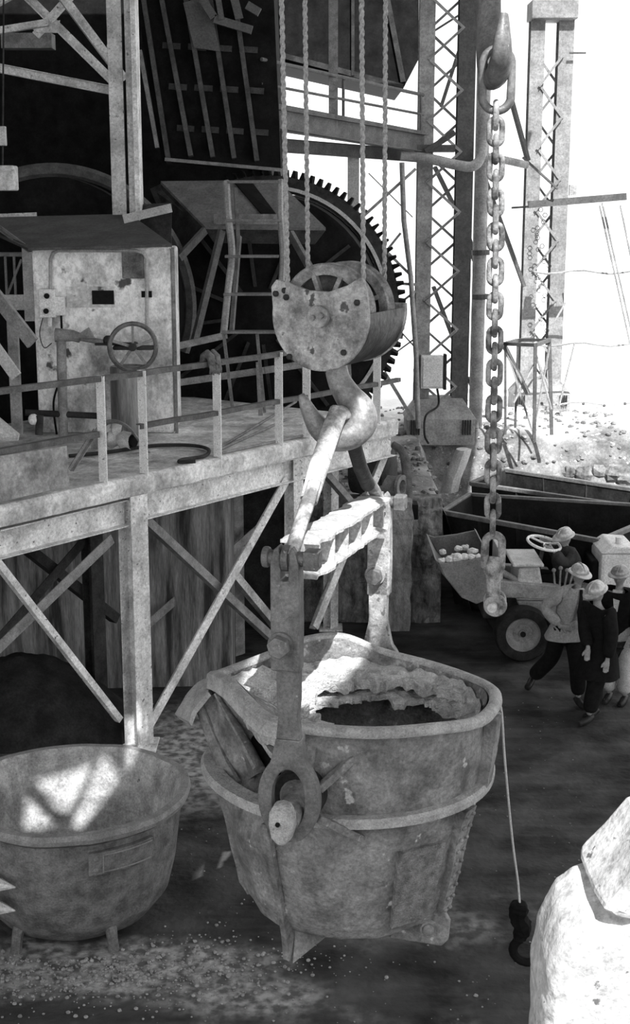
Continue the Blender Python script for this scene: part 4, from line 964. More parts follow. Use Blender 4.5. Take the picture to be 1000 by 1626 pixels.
# slag skull inside
cr = MB(); HC = (.36, .10); n = 180; m = 14; rings = []
def rim_at(ang):
    best = None
    dx, dy = math.cos(ang), math.sin(ang)
    for i in range(NR):
        x1, y1 = rim[i].x - HC[0], rim[i].y - HC[1]; x2, y2 = rim[(i + 1) % NR].x - HC[0], rim[(i + 1) % NR].y - HC[1]
        ex, ey = x2 - x1, y2 - y1; den = dx * ey - dy * ex
        if abs(den) < 1e-9: continue
        t = (x1 * ey - y1 * ex) / den; u = (x1 * dy - y1 * dx) / den
        if t > 0 and 0 <= u <= 1: best = t if best is None else max(best, t)
    return best - .10
def crust_layer(scale_r, zoff, thick, seed, name, m_):
    rings = []
    for i in range(n):
        ang = 2 * math.pi * i / n; rw = rim_at(ang)
        base_r = 1 / math.hypot(math.cos(ang) / .63, math.sin(ang) / .48); jag = .13 * noise.noise(Vector((math.cos(ang) * 3, math.sin(ang) * 3, seed))) + .06 * noise.noise(Vector((math.cos(ang) * 11, math.sin(ang) * 11, seed))) + .03 * noise.noise(Vector((math.cos(ang) * 30, math.sin(ang) * 30, seed)))
        rh = min((base_r + jag) * scale_r, rw - .03)
        ring = []
        for k in range(m):
            t = k / (m - 1); r = lerp(rh, rw, t); b = HC[0] + r * math.cos(ang); a = HC[1] + r * math.sin(ang)
            z = 2.765 + zoff + .04 * t ** 2 + .05 * noise.noise(Vector((b * 4, a * 4, seed))) + .03 * noise.noise(Vector((b * 14, a * 14, seed))) + .12 * smooth01((-b - .3) / .5)
            ring.append(LD(b, a, z))
        under = [p + V(0, 0, -thick) for p in reversed(ring)]
        rings.append(ring + under)
    part(MB().loft(rings, wrap=True), name, m_, la, smooth=True)
crust_layer(1.0, .0, .07, 2.0, 'slag_crust', crustm())
crust_layer(.86, -.10, .04, 9.0, 'lower_crust', crustm())
# tag line with weight
tl = thing('tag_line', 'thin pale rope hanging from the ladle rim down to a dark hook', 'rope', tuple(at(825, 1440, 9.2)))
part(MB().tube(catmull([at(776, 1118, 8.55), at(789, 1112, 8.5), at(796, 1130, 8.5), at(800, 1190, 8.6), at(806, 1260, 8.75), at(814, 1340, 8.95), at(822, 1400, 9.1), at(825, 1436, 9.15)], 6), .008, 6), 'rope_line', mat('pale_cord', .5, .7, 50, .8), tl)
wh = thing('dragging_hook', 'black iron grab hook lying on the floor at the end of the pale rope', 'hook', tuple(at(826, 1490, 9.2)))
part(MB().tube(catmull([at(826, 1432, 9.15), at(822, 1455, 9.2), at(830, 1470, 9.25), at(822, 1492, 9.3)]), [.03, .05, .06, .06, .07, .065, .06, .06, .06, .06, .065, .07, .07, .07, .07, .07, .06, .06, .06, .06, .05, .05, .05, .04, .03][:25], 8), 'hook_shank', soot(), wh, jitter=.02, nscale=12)
part(MB().tube([at(838 + 2 + 26 * math.cos(a), 1508 + 20 * math.sin(a), 9.7) for a in [math.radians(q) for q in range(-40, 260, 20)]], .035, 8), 'hook_bow', soot(), wh, smooth=True)

# ================================================================ SLAG POT
PC = V(PCX, PCY, 0)
pot = thing('slag_pot', 'round open slag pot with riveted nameplate standing on the floor at lower left', 'pot', (PC.x, PC.y, 0))
potm = mat('slag_pot_steel', .08, .20, 7, .75, bump=.6)
prof = [(0, .03), (.45, .04), (.66, .10), (.80, .28), (.87, .55), (.905, .82), (.93, 1.05), (.985, 1.09), (1.0, 1.13), (.985, 1.17), (.92, 1.17), (.89, 1.12), (.85, .9), (.78, .62), (.66, .38), (.45, .24), (0, .20)]
rings = []
for r, h in prof[1:-1]:
    ring = []
    for k in range(80):
        a = 2 * math.pi * k / 80; wob = .015 * noise.noise(Vector((math.cos(a) * 2, math.sin(a) * 2, h * 2)))
        ring.append(V(PC.x + (r + wob) * math.cos(a), PC.y + (r + wob) * math.sin(a), h + wob + (.012 * noise.noise(Vector((math.cos(a) * 4, math.sin(a) * 4, 1))) if h > 1 else 0)))
    rings.append(ring)
n_out = 8
part(MB().loft(rings[:7], cap1=False), 'bowl', potm, pot, smooth=True)
part(MB().loft(rings[9:], cap0=False), 'bowl_inside', mat('pot_inside', .22, .52, 5, .9, bump=.6, spots=(.14, .7), spot_scale=12), pot, smooth=True)
part(MB().loft(rings[6:10], cap0=False, cap1=False), 'rim', mat('pot_rim', .18, .28, 8, .7), pot, smooth=True)
# nameplate following the curve
def potr(h):
    pr = prof[:8]
    for i in range(len(pr) - 1):
        if pr[i][1] <= h <= pr[i + 1][1]: return lerp(pr[i][0], pr[i + 1][0], (h - pr[i][1]) / (pr[i + 1][1] - pr[i][1]))
    return .93
def pp(a, h, o): r = potr(h) + o; return V(PC.x + r * math.cos(a), PC.y + r * math.sin(a), h)
a0, a1 = math.radians(-73), math.radians(-38)
plate = MB().loft([[pp(lerp(a0, a1, i / 12), .80, .0), pp(lerp(a0, a1, i / 12), .80, .05), pp(lerp(a0, a1, i / 12), 1.0, .05), pp(lerp(a0, a1, i / 12), 1.0, .0)] for i in range(13)])
npl = part(plate, 'nameplate', potm, pot, bevel=.006)
fr_ = MB()
for h in (.825, .975):
    fr_.tube([pp(lerp(a0 + .12, a1 - .03, i / 12), h, .053) for i in range(13)], .006, 6)
part(fr_, 'nameplate_border', mat('pot_rim', .18, .28, 8, .7), npl)
part(MB().bar(pp(a0 + .12, .82, .053), pp(a0 + .12, .98, .053), .012), 'nameplate_border', mat('pot_rim', .18, .28, 8, .7), npl)
for h in (.85, .95): part(MB().ball(pp(a0 + .06, h, .050), .024, 10, 6), 'rivet', potm, npl, smooth=True)
for ang in (-122, -57, 60, 175):
    a = math.radians(ang); c = V(PC.x + .66 * math.cos(a), PC.y + .66 * math.sin(a), 0); d = V(math.cos(a), math.sin(a), 0)
    part(MB().tube([c + d * .02 + V(0, 0, .26), c + d * .07 + V(0, 0, .10), c + d * .10 + V(0, 0, -.05)], [.06, .045, .05], 8), 'foot', potm, pot, smooth=True)
for y in (1405, 1442):
    c = at(-30, y - 6, 10.2); part(MB().tube([c, at(0, y, 10.15), at(24, y + 4, 10.1)], [.07, .055, .006], 8), 'lifting_prong', mat('pale_prong', .4, .6, 6, .6), pot, smooth=True)

# ================================================================ AUXILIARY HOOK AND CHAIN
ah = thing('crane_hook', 'worn crane hook seen edge-on at the top holding the heavy chain', 'hook', tuple(at(785, 80, 7.7)))
hc_ = catmull([at(776, -110, 8.05), at(776, -30, 8.05), at(776, 40, 8.0), at(779, 95, 7.85), at(787, 120, 7.65), at(795, 95, 7.48), at(798, 60, 7.44), at(801, 22, 7.46)], 6)
hr_ = [.06, .065, .07, .078, .078, .066, .05, .022]
part(MB().tube(hc_, [lerp(hr_[min(i // 6, 7)], hr_[min(i // 6 + 1, 7)], (i % 6) / 6) for i in range(len(hc_))], 16, sx=.8, sy=1.1), 'hook_body', forged(), ah, smooth=True)
part(MB().cyl(V(at(768, -110, 8.05).x, 8.05, 8.2), V(at(768, -110, 8.05).x, 8.05, 11.4), .03, n=10), 'hoist_line', steel_mid(), ah)
ch = thing('lifting_chain', 'heavy rusty chain of oval links hanging at right with an end shackle', 'chain', tuple(at(787, 560, 7.6)))
chm = mat('chain_steel', .07, .32, 12, .6, bump=.3, contrast=(.4, .6))
Yc = 7.62
def link(c, w, h, r, rot, name='link', up_tilt=0.0, m=None, n=20):
    pts = []; R2 = w / 2 - r; hh = h / 2 - r - R2
    for k in range(n):
        a = 2 * math.pi * k / n; x = R2 * math.cos(a); z = R2 * math.sin(a) + (hh if math.sin(a) > 0.001 else -hh if math.sin(a) < -.001 else 0)
        if abs(math.sin(a)) < .001: 
            pts.append((x, hh * .9 if False else 0.0)); continue
        pts.append((x, z))
    M = Matrix.Rotation(rot, 3, 'Z') @ Matrix.Rotation(up_tilt, 3, 'Y')
    return part(MB().tube([c + M @ V(x, 0, z) for x, z in pts], r, 10, closed=True), name, m or chm, ch, smooth=True)
link(at(789, 127, 7.62), .20, .36, .023, .05, 'master_link', m=forged(), n=28)
ys_oval = [209, 265, 321, 376, 431, 486, 540, 592, 649, 700, 751, 804]
zs = [at(787, y, Yc).z for y in ys_oval]; zedge = [at(787, 182, Yc).z]
xs_ = lambda y: 787 - 5 * smooth01((y - 300) / 600) 
for i, y in enumerate(ys_oval):
    c = at(xs_(y), y, Yc); link(c, .100, .165, .0165, .06 * random.uniform(-1, 1) + .12 * (i % 3 - 1), up_tilt=.04 * random.uniform(-1, 1))
    yn = (y + (ys_oval[i + 1] if i + 1 < len(ys_oval) else y + 54)) / 2
    link(at(xs_(yn), yn, Yc), .100, .165, .0165, math.pi / 2 - .12 + .1 * random.uniform(-1, 1))
link(at(xs_(182), 183, Yc), .100, .165, .0165, math.pi / 2 - .1)
link(at(783, 880, Yc), .145, .27, .023, .1, 'end_link', n=24)
r0 = at(783, 900, Yc - .02); r1 = at(783, 948, Yc - .03)
part(MB().tube([at(785, 885, Yc), r0, at(783, 925, Yc), r1], [.035, .045, .042, .04], 12), 'shackle_shank', chm, ch, smooth=True)
ec = at(783, 958, Yc)
for dy in (-.04, .06): part(MB().lathe(ec + V(.01 if dy > 0 else 0, dy - .02, 0), (0.3, 1, 0), [(.0, 0), (.06, 0), (.066, .01), (.066, .035), (.06, .045), (0, .045)], 24), 'shackle_eye', chm, ch, smooth=True)
part(MB().cyl(ec + V(-.02, -.10, 0), ec + V(0.02, .10, 0), .028, n=14), 'shackle_pin', mat('pale_pin', .4, .6, 8, .5), ch)

# ================================================================ SKIPS AND LOADER
def skip(name, label, nl, nr, fr, fl_, ztop, zbot, inset, m, edge):
    t = thing(name, label, 'skip', tuple(V((nl.x + fr.x) / 2, (nl.y + fr.y) / 2, 0)))
    c = (nl + nr + fr + fl_) / 4
    def lv_(k, z): return [V(lerp(p.x, c.x, k), lerp(p.y, c.y, k), z) for p in (nl, nr, fr, fl_)]
    o = [lv_(0, ztop), lv_(.02, ztop - .45), lv_(inset, zbot)]; i_ = [lv_(.04, ztop), lv_(.06, ztop - .45), lv_(inset + .05, zbot + .08)]
    part(MB().loft(o, cap0=False).loft(i_, cap0=False), 'skip_body', m, t)
    tp = lv_(0, ztop); nm = len(tp)
    for k in range(4):
        part(MB().bar(tp[k] + V(0, 0, -.01), tp[(k + 1) % 4] + V(0, 0, -.01), .08, .07), 'rim_bar', edge, t, bevel=.01)
        for f in (.25, .5, .75):
            a = lerp(o[0][k], o[0][(k + 1) % 4], f); b = lerp(o[2][k], o[2][(k + 1) % 4], f); part(MB().bar(a + V(0, 0, -.05), b, .05, .06), 'side_rib', m, t)
    return t, tp
skm = mat('skip_plate', .008, .02, 3, .7); edg = mat('skip_rim', .12, .22, 5, .6)
skip('waste_skip', 'near dark steel skip directly behind the loader', onz(702, 812, 1.5), onz(952, 858, 1.5), onz(1075, 806, 1.5), onz(745, 785, 1.5), 1.5, .05, .14, skm, edg)
s2_, tp2 = skip('waste_skip', 'far dark steel skip with pale rim below the rubble bank', onz(748, 767, 1.42), onz(1060, 812, 1.42), onz(1080, 788, 1.42), onz(798, 745, 1.42), 1.42, .05, .12, mat('skip_plate_grey', .012, .04, 3, .7), edg)
# bent pale lump beside skip
lump = MB().loft([[V(2.28 + .25 * t + .16 * math.cos(a) * (1 - .3 * t), 23.2 + .2 * math.sin(a), 1.25 + t * .75) for a in [2 * math.pi * k / 12 for k in range(12)]] for t in [0, .15, .3, .45, .6, .75, .9, 1.0]]).build('stone_block', mat('pale_block', .45, .65, 5, .9), smooth=True, jitter=.05, nscale=3)
tag(lump, 'pale leaning stone block at the left end of the far skip', 'stone')

ldr = thing('front_loader', 'small wheeled front loader with raised bucket parked behind the men', 'loader', (3.2, 18.5, 0))
lm1 = mat('loader_paint', .20, .36, 5, .6); lm2 = mat('loader_grey', .12, .22, 5, .7)
def L_(x, y, z): return V(x, y, z)
# chassis
part(MB().box((3.55, 18.55, .62), (2.5, .55, .28)), 'chassis', steel_dark(), ldr, bevel=.03)
part(MB().loft([[L_(2.72, y0, .80), L_(3.12, y0, .80), L_(3.02, y0, 1.28), L_(2.74, y0, 1.26)] for y0 in (18.05, 18.75)]), 'engine_cowl', mat('pale_cowl', .4, .6, 5, .6), ldr, bevel=.03)
part(MB().box((2.86, 18.4, 1.31), (.42, .85, .05)), 'cowl_lid', mat('pale_cowl', .4, .6, 5, .6), ldr, bevel=.02)
part(MB().prism([L_(2.45, 18.0, 1.10), L_(3.3, 18.0, 1.02), L_(3.3, 18.0, .82), L_(2.45, 18.0, .86)], (0, .14, 0)), 'loader_arm', lm1, ldr, bevel=.02)
part(MB().prism([L_(2.45, 18.9, 1.10), L_(3.3, 18.9, 1.02), L_(3.3, 18.9, .82), L_(2.45, 18.9, .86)], (0, .14, 0)), 'loader_arm', lm1, ldr, bevel=.02)
part(MB().prism([L_(2.72, 17.97, .82), L_(3.3, 17.97, .80), L_(3.3, 17.97, .45), L_(2.85, 17.97, .5)], (0, .1, 0)), 'mudguard', lm2, ldr, bevel=.02)
part(MB().cyl(L_(2.35, 18.1, 1.28), L_(2.9, 18.1, .98), .045, n=12), 'hydraulic_ram', steel_mid(), ldr)
bz = [(1.62, 1.43), (1.70, 1.40), (2.02, 1.44), (2.30, 1.50), (2.42, 1.2), (2.33, .92), (2.15, .84), (1.95, .93), (1.72, 1.22)]
for y0 in (17.75, 19.25): part(MB().loft([[L_(x, y0, z) for x, z in bz], [L_(x, y0 + .05, z) for x, z in bz]]), 'bucket_side', lm2, ldr, bevel=.01)
bs_ = [(2.30, 1.5), (2.42, 1.2), (2.33, .92), (2.15, .84), (1.95, .93), (1.72, 1.22), (1.62, 1.42)]
part(MB().loft([[L_(x, 17.78, z), L_(x, 19.27, z), L_(x - .03, 19.27, z + .03), L_(x - .03, 17.78, z + .03)] for x, z in bs_]), 'bucket_shell', lm2, ldr)
part(MB().box((2.5, 18.4, 1.25), (.06, .7, .5)), 'arm_bracket', mat('pale_cowl', .4, .6, 5, .6), ldr, bevel=.01)
def wheel(c, r, w, nm='wheel'):
    t = part(MB().lathe(c, (0, 1, 0), [(r * .60, -w * .42), (r * .72, -w * .5), (r * .93, -w * .46), (r, -w * .3), (r, w * .3), (r * .93, w * .46), (r * .72, w * .5), (r * .6, w * .42), (r * .6, -w * .42)], 40), 'tyre', mat('tyre_rubber', .012, .03, 8, .85), ldr, smooth=True)
    part(MB().lathe(c, (0, 1, 0), [(0, -w * .30), (r * .14, -w * .30), (r * .16, -w * .2), (r * .34, -w * .2), (r * .40, -w * .28), (r * .55, -w * .3), (r * .61, -w * .44), (r * .61, w * .4), (0, w * .3)], 32), 'wheel_disc', mat('wheel_disc', .16, .28, 8, .6), t, smooth=True)
    for k in range(6):
        a = math.pi / 3 * k; part(MB().cyl(c + V(r * .27 * math.cos(a), -w * .2, r * .27 * math.sin(a)), c + V(r * .27 * math.cos(a), -w * .26, r * .27 * math.sin(a)), .016, n=6), 'wheel_nut', steel_mid(), t)
    part(MB().cyl(c + V(0, -w * .30, 0), c + V(0, -w * .38, 0), r * .10, n=12), 'hub_cap', soot(), t)
for c, r, w in ((V(2.80, 17.95, .385), .385, .26), (V(2.80, 19.05, .385), .385, .26), (V(4.45, 17.95, .42), .42, .3), (V(4.45, 19.1, .42), .42, .3)): wheel(c, r, w)
part(MB().cyl(V(2.8, 17.95, .385), V(2.8, 19.05, .385), .05, n=10).cyl(V(4.45, 17.95, .42), V(4.45, 19.1, .42), .05, n=10), 'axle', steel_dark(), ldr)
swc = V(3.12, 18.35, 1.53); M_ = Matrix.Rotation(math.radians(10), 3, 'X') @ Matrix.Rotation(math.radians(12), 3, 'Y')
sw = part(MB().tube([swc + M_ @ V(.23 * math.cos(a), .23 * math.sin(a), 0) for a in [2 * math.pi * k / 24 for k in range(24)]], .020, 8, closed=True), 'steering_wheel', mat('white_enamel', .72, .86, 5, .4), ldr, smooth=True)
for k in range(3):
    a = 2 * math.pi * k / 3 + .4; part(MB().cyl(swc, swc + M_ @ V(.22 * math.cos(a), .22 * math.sin(a), 0), .014, n=8), 'wheel_spoke', mat('white_enamel', .72, .86, 5, .4), sw)
part(MB().cyl(swc, V(3.0, 18.4, .8), .03, n=10), 'steering_column', steel_dark(), ldr)
part(MB().box((3.55, 18.5, .90), (.45, .6, .12)).box((3.80, 18.5, 1.12), (.1, .6, .4)), 'driver_seat', soot(), ldr, bevel=.03)
part(MB().box((4.10, 18.45, 1.14), (.50, .75, .62)), 'fuel_tank', mat('pale_tank', .6, .8, 5, .5), ldr, bevel=.05)
part(MB().prism([L_(3.84, 18.05, 1.45), L_(4.36, 18.05, 1.45), L_(4.3, 18.05, 1.54), L_(4.0, 18.05, 1.56)], (0, .75, 0)), 'tank_lid', mat('pale_tank', .6, .8, 5, .5), ldr, bevel=.02)
part(MB().cyl(V(4.12, 18.25, 1.54), V(4.12, 18.25, 1.64), .05, n=12), 'filler_cap', mat('pale_tank', .6, .8, 5, .5), ldr)
for k in range(4): part(MB().cyl(V(3.25 + k * .06, 18.1, .95), V(3.22 + k * .09, 18.08, 1.2 + .03 * (k % 2)), .014, n=8).ball(V(3.22 + k * .09, 18.08, 1.22 + .03 * (k % 2)), .03, 8, 6), 'lever', steel_mid(), ldr)
def rock(mb, c, r, seed, fl=.7):
    mb2 = MB().ball(V(0, 0, 0), 1, 8, 6); o = []
    for p in mb2.v:
        q = p * (1 + .35 * noise.noise(p * 1.7 + Vector((seed, 0, 0)))); o.append(Vector(c) + Vector((q.x * r, q.y * r, q.z * r * fl)))
    mb.add(o, mb2.f)
for k in range(11):
    mb = MB(); x = 1.70 + .048 * k + random.uniform(-.02, .02); y = 17.88 + random.uniform(0, .5) if k % 2 else 17.84; rock(mb, (x, y, 1.42 + .05 * min(1, k / 6)), random.uniform(.05, .09), k * 3.1)
    o = mb.build('rubble_stone', mat('white_rubble', .55, .75, 6, .9), smooth=False); tag(o, 'white stone heaped in the raised loader bucket', 'stone', 'white stones in the loader bucket')

# ================================================================ FOREGROUND CONCRETE
sl = thing('concrete_pier', 'bright broken white plastered pier in the right foreground', 'pier', (1.7, 4.9, 0))
pm = mat('white_plaster', .36, .56, 2.5, .9, bump=1.0, spots=(.10, .665), spot_scale=17)
outl = [at(*p, 4.9) for p in ((838, 1640), (839, 1560), (843, 1500), (850, 1455), (862, 1422), (880, 1392), (905, 1374), (935, 1362), (990, 1350), (1060, 1342))]
outl = [V(outl[0].x, 0, 0.0)] + [V(outl[0].x, 0, z) for z in (1.0, 2.0)] + [V(p.x, 0, p.z) for p in outl[0:]]
dens = []
for i in range(len(outl) - 1):
    k = 10 if i < 3 else 5
    for q in range(k): dens.append(lerp(outl[i], outl[i + 1], q / k))
dens.append(outl[-1]); dens += [V(2.3, 0, outl[-1].z), V(2.3, 0, 0)]
cenx = 1.8
rings = []
for (y, sh) in ((4.56, .90), (4.56, .97), (4.58, .99), (4.63, 1.0), (4.75, 1.0), (4.85, 1.0), (4.9, .995), (4.94, .98), (4.96, .92)):
    rings.append([V(lerp(cenx, p.x, sh), y, p.z * (1 - (1 - sh) * .35) - (.10 * (4.9 - y) / .35 if p.z > 3 and y < 4.9 else 0)) for p in dens])
part(MB().loft(rings), 'pier_body', pm, sl, smooth=True, jitter=.012, nscale=9)
cap = [(920, 1362), (932, 1350), (965, 1318), (1000, 1278), (1060, 1250)]
q0 = [at(x, y, 4.88) for x, y in cap] + [at(1060, 1372, 4.88), at(1000, 1375, 4.88), at(960, 1380, 4.88), at(935, 1372, 4.88)]
rings = []
cc = sum(q0, Vector()) / len(q0)
for dy, k in ((-.36, .72), (-.33, .86), (-.22, .96), (-.1, .99), (.0, 1.0), (.05, .97), (.08, .85)):
    rings.append([lerp(cc, p, k) + V(0, dy, dy * .12) for p in q0])
st_ = MB().loft(rings).build('capstone', pm, smooth=False, jitter=.01, nscale=8, bevel=.02)
tag(st_, 'large pale broken capstone lying on top of the white plastered pier', 'stone')

# ================================================================ HEAPS AND LOOSE STONES
def heap(name, label, cx, cy, r, h, m, seed, e=1.6):
    mb = MB(); rings = []
    for i in range(26):
        t = i / 25; rr = r * (1 - t * .985)
        ring = []
        for k in range(64):
            a = 2 * math.pi * k / 64; x = cx + rr * math.cos(a); y = cy + rr * math.sin(a) * .85
            z = h * (1 - (1 - t) ** e) - .04 + (noise.noise(Vector((x * 5, y * 5, seed))) * .03 + noise.noise(Vector((x * 13, y * 13, seed))) * .012)
            ring.append(V(x, y, z + floor_z(x, y) * .3))
        rings.append(ring)
    mb.loft(rings, cap0=False); o = mb.build(name, m, smooth=True); tag(o, label, 'heap'); o['kind'] = 'stuff'; return o
heap('dust_heap', 'smooth dark dust heap against the concrete wall under the platform', -3.4, 15.35, 1.4, .95, mat('dark_dust', .012, .03, 4, .95, bump=.5), 3, 1.9)
heap('rubble_heap', 'low dark crumbly rubble in front of the dust heap', -3.9, 13.9, 1.3, .26, mat('dark_rubble', .03, .12, 9, .95, bump=1.0), 8)
mb = MB()
for k in range(1500):
    x = random.gauss(-1.7, .9); y = 10.1 + random.gauss(0, .28)
    if (x - PC.x) ** 2 + (y - PC.y) ** 2 < .62 or y < 8: continue
    rock(mb, (x, y, floor_z(x, y) + .005), random.choice((.005, .006, .008, .011, .018)), k)
o = mb.build('gravel', mat('pale_gravel', .18, .36, 6, .9)); tag(o, 'pale gravel scattered on the floor around the slag pot', 'gravel', kind='stuff')
mb = MB()
for k in range(700):
    x = random.uniform(-3.4, 3.0); y = random.uniform(8, 16.5)
    if (x - PC.x) ** 2 + (y - PC.y) ** 2 < 1.0: continue
    rock(mb, (x, y, floor_z(x, y) + .002), random.choice((.004, .006, .009)), k)
o = mb.build('grit', mat('grit', .12, .3, 6, .9)); tag(o, 'fine grit strewn over the dark aisle floor', 'gravel', kind='stuff')
mb = MB()
for k in range(800):
    x = random.uniform(-.2, 6); y = random.choice((random.uniform(20.2, 24), random.uniform(25, 29)))
    z = emb_z(x, y)
    if z < 1.2: continue
    rock(mb, (x, y, z + .01), random.choice((.02, .03, .04, .06)), k)
o = mb.build('loose_rubble', mat('grey_rubble', .08, .3, 6, .95)); tag(o, 'loose grey rubble strewn over the raised ground', 'rubble', kind='stuff')
for k, (px, py, r) in enumerate(((925, 752, .28), (950, 748, .22), (975, 752, .3), (905, 750, .2), (990, 760, .25))):
    c = hit_terrain(px, py); mb = MB(); rock(mb, c, r * .75, k * 7.7, .8); o = mb.build('boulder', mat('dark_boulder', .04, .3, 3, .95)); tag(o, ['dark rough boulder, second from the left above the far skip', 'dark rough boulder, third from the left above the far skip', 'dark rough boulder, fourth from the left above the far skip', 'dark rough boulder, leftmost above the far skip', 'dark rough boulder at the picture edge above the far skip'][k], 'stone', 'boulders above the far skip')

# ================================================================ PEOPLE
def skin(name, V_, E_, R_, m, parent, sub=2, root=0, link=True):
    me = bpy.data.meshes.new(name); loc = parent_loc(parent) if parent else Vector()
    me.from_pydata([tuple(Vector(p) - loc) for p in V_], E_, []); o = bpy.data.objects.new(name, me); COL.objects.link(o)
    md = o.modifiers.new('skin', 'SKIN'); md.use_smooth_shade = True
    for i, r in enumerate(R_):
        d = me.skin_vertices[0].data[i]; d.radius = (r, r) if not isinstance(r, tuple) else r; d.use_root = (i == root)
    s = o.modifiers.new('subd', 'SUBSURF'); s.levels = sub; s.render_levels = sub
    me.materials.append(m); 
    if parent: o.parent = parent
    return o
def bake(o):
    dg = bpy.context.evaluated_depsgraph_get(); me = bpy.data.meshes.new_from_object(o.evaluated_get(dg)); return me
skinm = mat('skin', .22, .30, 8, .6, bump=0); 
def chain(mb_pts): pass
def person(label, J, coat, trousers, hat_m, jacket_len=.0, face=(0, -1), hat=True, tie=False, coat_long=False, shirt=None, fingers_curl=.4):
    """J: joints in world coordinates: pelvis, chest, neck, head, (shoulder, elbow, wrist)_l/_r, (hip, knee, ankle, toe)_l/_r"""
    t = thing('person', label, 'person', (J['pelvis'].x, J['pelvis'].y, min(J['ankle_l'].z, J['ankle_r'].z)))
    names = ['pelvis', 'chest', 'neck', 'shoulder_l', 'elbow_l', 'wrist_l', 'shoulder_r', 'elbow_r', 'wrist_r', 'hip_l', 'knee_l', 'ankle_l', 'hip_r', 'knee_r', 'ankle_r', 'head']
    ix = {n: i for i, n in enumerate(names)}
    R = {'pelvis': .13, 'chest': .14, 'neck': .055, 'shoulder_l': .065, 'elbow_l': .043, 'wrist_l': .03, 'shoulder_r': .065, 'elbow_r': .043, 'wrist_r': .03, 'hip_l': .09, 'knee_l': .062, 'ankle_l': .042, 'hip_r': .09, 'knee_r': .062, 'ankle_r': .042, 'head': .06}
    E = [('pelvis', 'chest'), ('chest', 'neck'), ('neck', 'head'), ('chest', 'shoulder_l'), ('shoulder_l', 'elbow_l'), ('elbow_l', 'wrist_l'), ('chest', 'shoulder_r'), ('shoulder_r', 'elbow_r'), ('elbow_r', 'wrist_r'), ('pelvis', 'hip_l'), ('hip_l', 'knee_l'), ('knee_l', 'ankle_l'), ('pelvis', 'hip_r'), ('hip_r', 'knee_r'), ('knee_r', 'ankle_r')]
    b = skin('tmp', [J[n] for n in names], [(ix[p], ix[q]) for p, q in E], [R[n] * .88 for n in names], skinm, None)
    me = bake(b); bm = bmesh.new(); bm.from_mesh(me); bpy.data.objects.remove(b)
    # head: shaped ellipsoid with face
    fd = V(J['face'].x, J['face'].y, J['face'].z).normalized(); hu = (J['head'] - J['neck']).normalized(); fx = fd.cross(hu).normalized(); hu = fx.cross(fd).normalized()
    hc = J['head']; H = MB(); rings = []
    for i in range(1, 20):
        a = math.pi * i / 20; z = math.cos(a); ring = []
        for k in range(24):
            q = 2 * math.pi * k / 24; x = math.sin(a) * math.sin(q); y = math.sin(a) * math.cos(q)
            w = .074 * (1 - .22 * max(0, -z)); d = .095 * (1 - .12 * max(0, -z)); zz = z * .118
            px_, py_ = x * w, y * d
            if y > 0:
                nose = math.exp(-(x / .16) ** 2 - ((z + .12) / .20) ** 2) * .022; brow = math.exp(-((z - .16) / .10) ** 2) * .006
                eye = -math.exp(-((abs(x) - .36) / .15) ** 2 - ((z - .02) / .10) ** 2) * .012; mouth = -math.exp(-(x / .3) ** 2 - ((z + .50) / .05) ** 2) * .004; chin = math.exp(-(x / .3) ** 2 - ((z + .85) / .15) ** 2) * .014
                py_ += nose + brow + eye + mouth + chin
            ring.append(hc + fx * px_ + fd * py_ + hu * zz)
        rings.append(ring)
    H.loft(rings)
    for s in (-1, 1): H.ball(hc + fx * (s * .074), .022, 8, 6, (.6, .9, 1.3))
    # hands: palm + four fingers + thumb
    for sd in ('l', 'r'):
        w0 = J['wrist_' + sd]; d = (J.get('hand_' + sd, (w0 - J['elbow_' + sd]).normalized())).normalized(); side = d.cross(V(0, 1, 0)); side = side.normalized() if side.length > .1 else V(1, 0, 0); nn = d.cross(side).normalized()
        H.tube([w0 - d * .03, w0, w0 + d * .045, w0 + d * .09], [.026, .030, .038, .036], 10, sx=1, sy=.55, up=nn)
        for j, Lf in enumerate((.070, .078, .073, .058)):
            b0 = w0 + d * .08 + side * ((j - 1.5) * .019); c = fingers_curl
            H.tube([b0, b0 + d * Lf * .45 + nn * .01 * c, b0 + d * Lf * .75 + nn * .035 * c, b0 + d * Lf * .9 + nn * .06 * c], [.0105, .010, .009, .0075], 7)
        b0 = w0 + d * .03 - side * .03; H.tube([b0, b0 + d * .03 - side * .025 + nn * .01, b0 + d * .065 - side * .03 + nn * .02], [.013, .012, .009], 7)
    me2 = bpy.data.meshes.new('h'); me2.from_pydata([tuple(v) for v in H.v], [], H.f); bm.from_mesh(me2)
    loc = parent_loc(t)
    for v in bm.verts: v.co -= loc
    bmesh.ops.recalc_face_normals(bm, faces=bm.faces)
    me3 = bpy.data.meshes.new('body'); bm.to_mesh(me3); bm.free(); me3.materials.append(skinm)
    body = bpy.data.objects.new('body', me3); COL.objects.link(body); body.parent = t
    rm = body.modifiers.new('remesh', 'REMESH'); rm.mode = 'VOXEL'; rm.voxel_size = .010; rm.use_smooth_shade = True
    for s in (-1, 1): part(MB().ball(hc + fx * s * .028 + fd * .079 + hu * .003, .010, 8, 6), 'eye', soot(), t, smooth=True)
    # jacket
    sh = (J['shoulder_l'] + J['shoulder_r']) / 2
    def off(p, q, f): return lerp(p, q, f)
    hem = lerp(J['pelvis'], (J['knee_l'] + J['knee_r']) / 2, jacket_len)
    vs = [J['chest'], lerp(J['chest'], J['pelvis'], .5), J['pelvis'], hem, J['shoulder_l'], J['elbow_l'], lerp(J['elbow_l'], J['wrist_l'], .93), J['shoulder_r'], J['elbow_r'], lerp(J['elbow_r'], J['wrist_r'], .93), lerp(J['chest'], J['neck'], .6)]
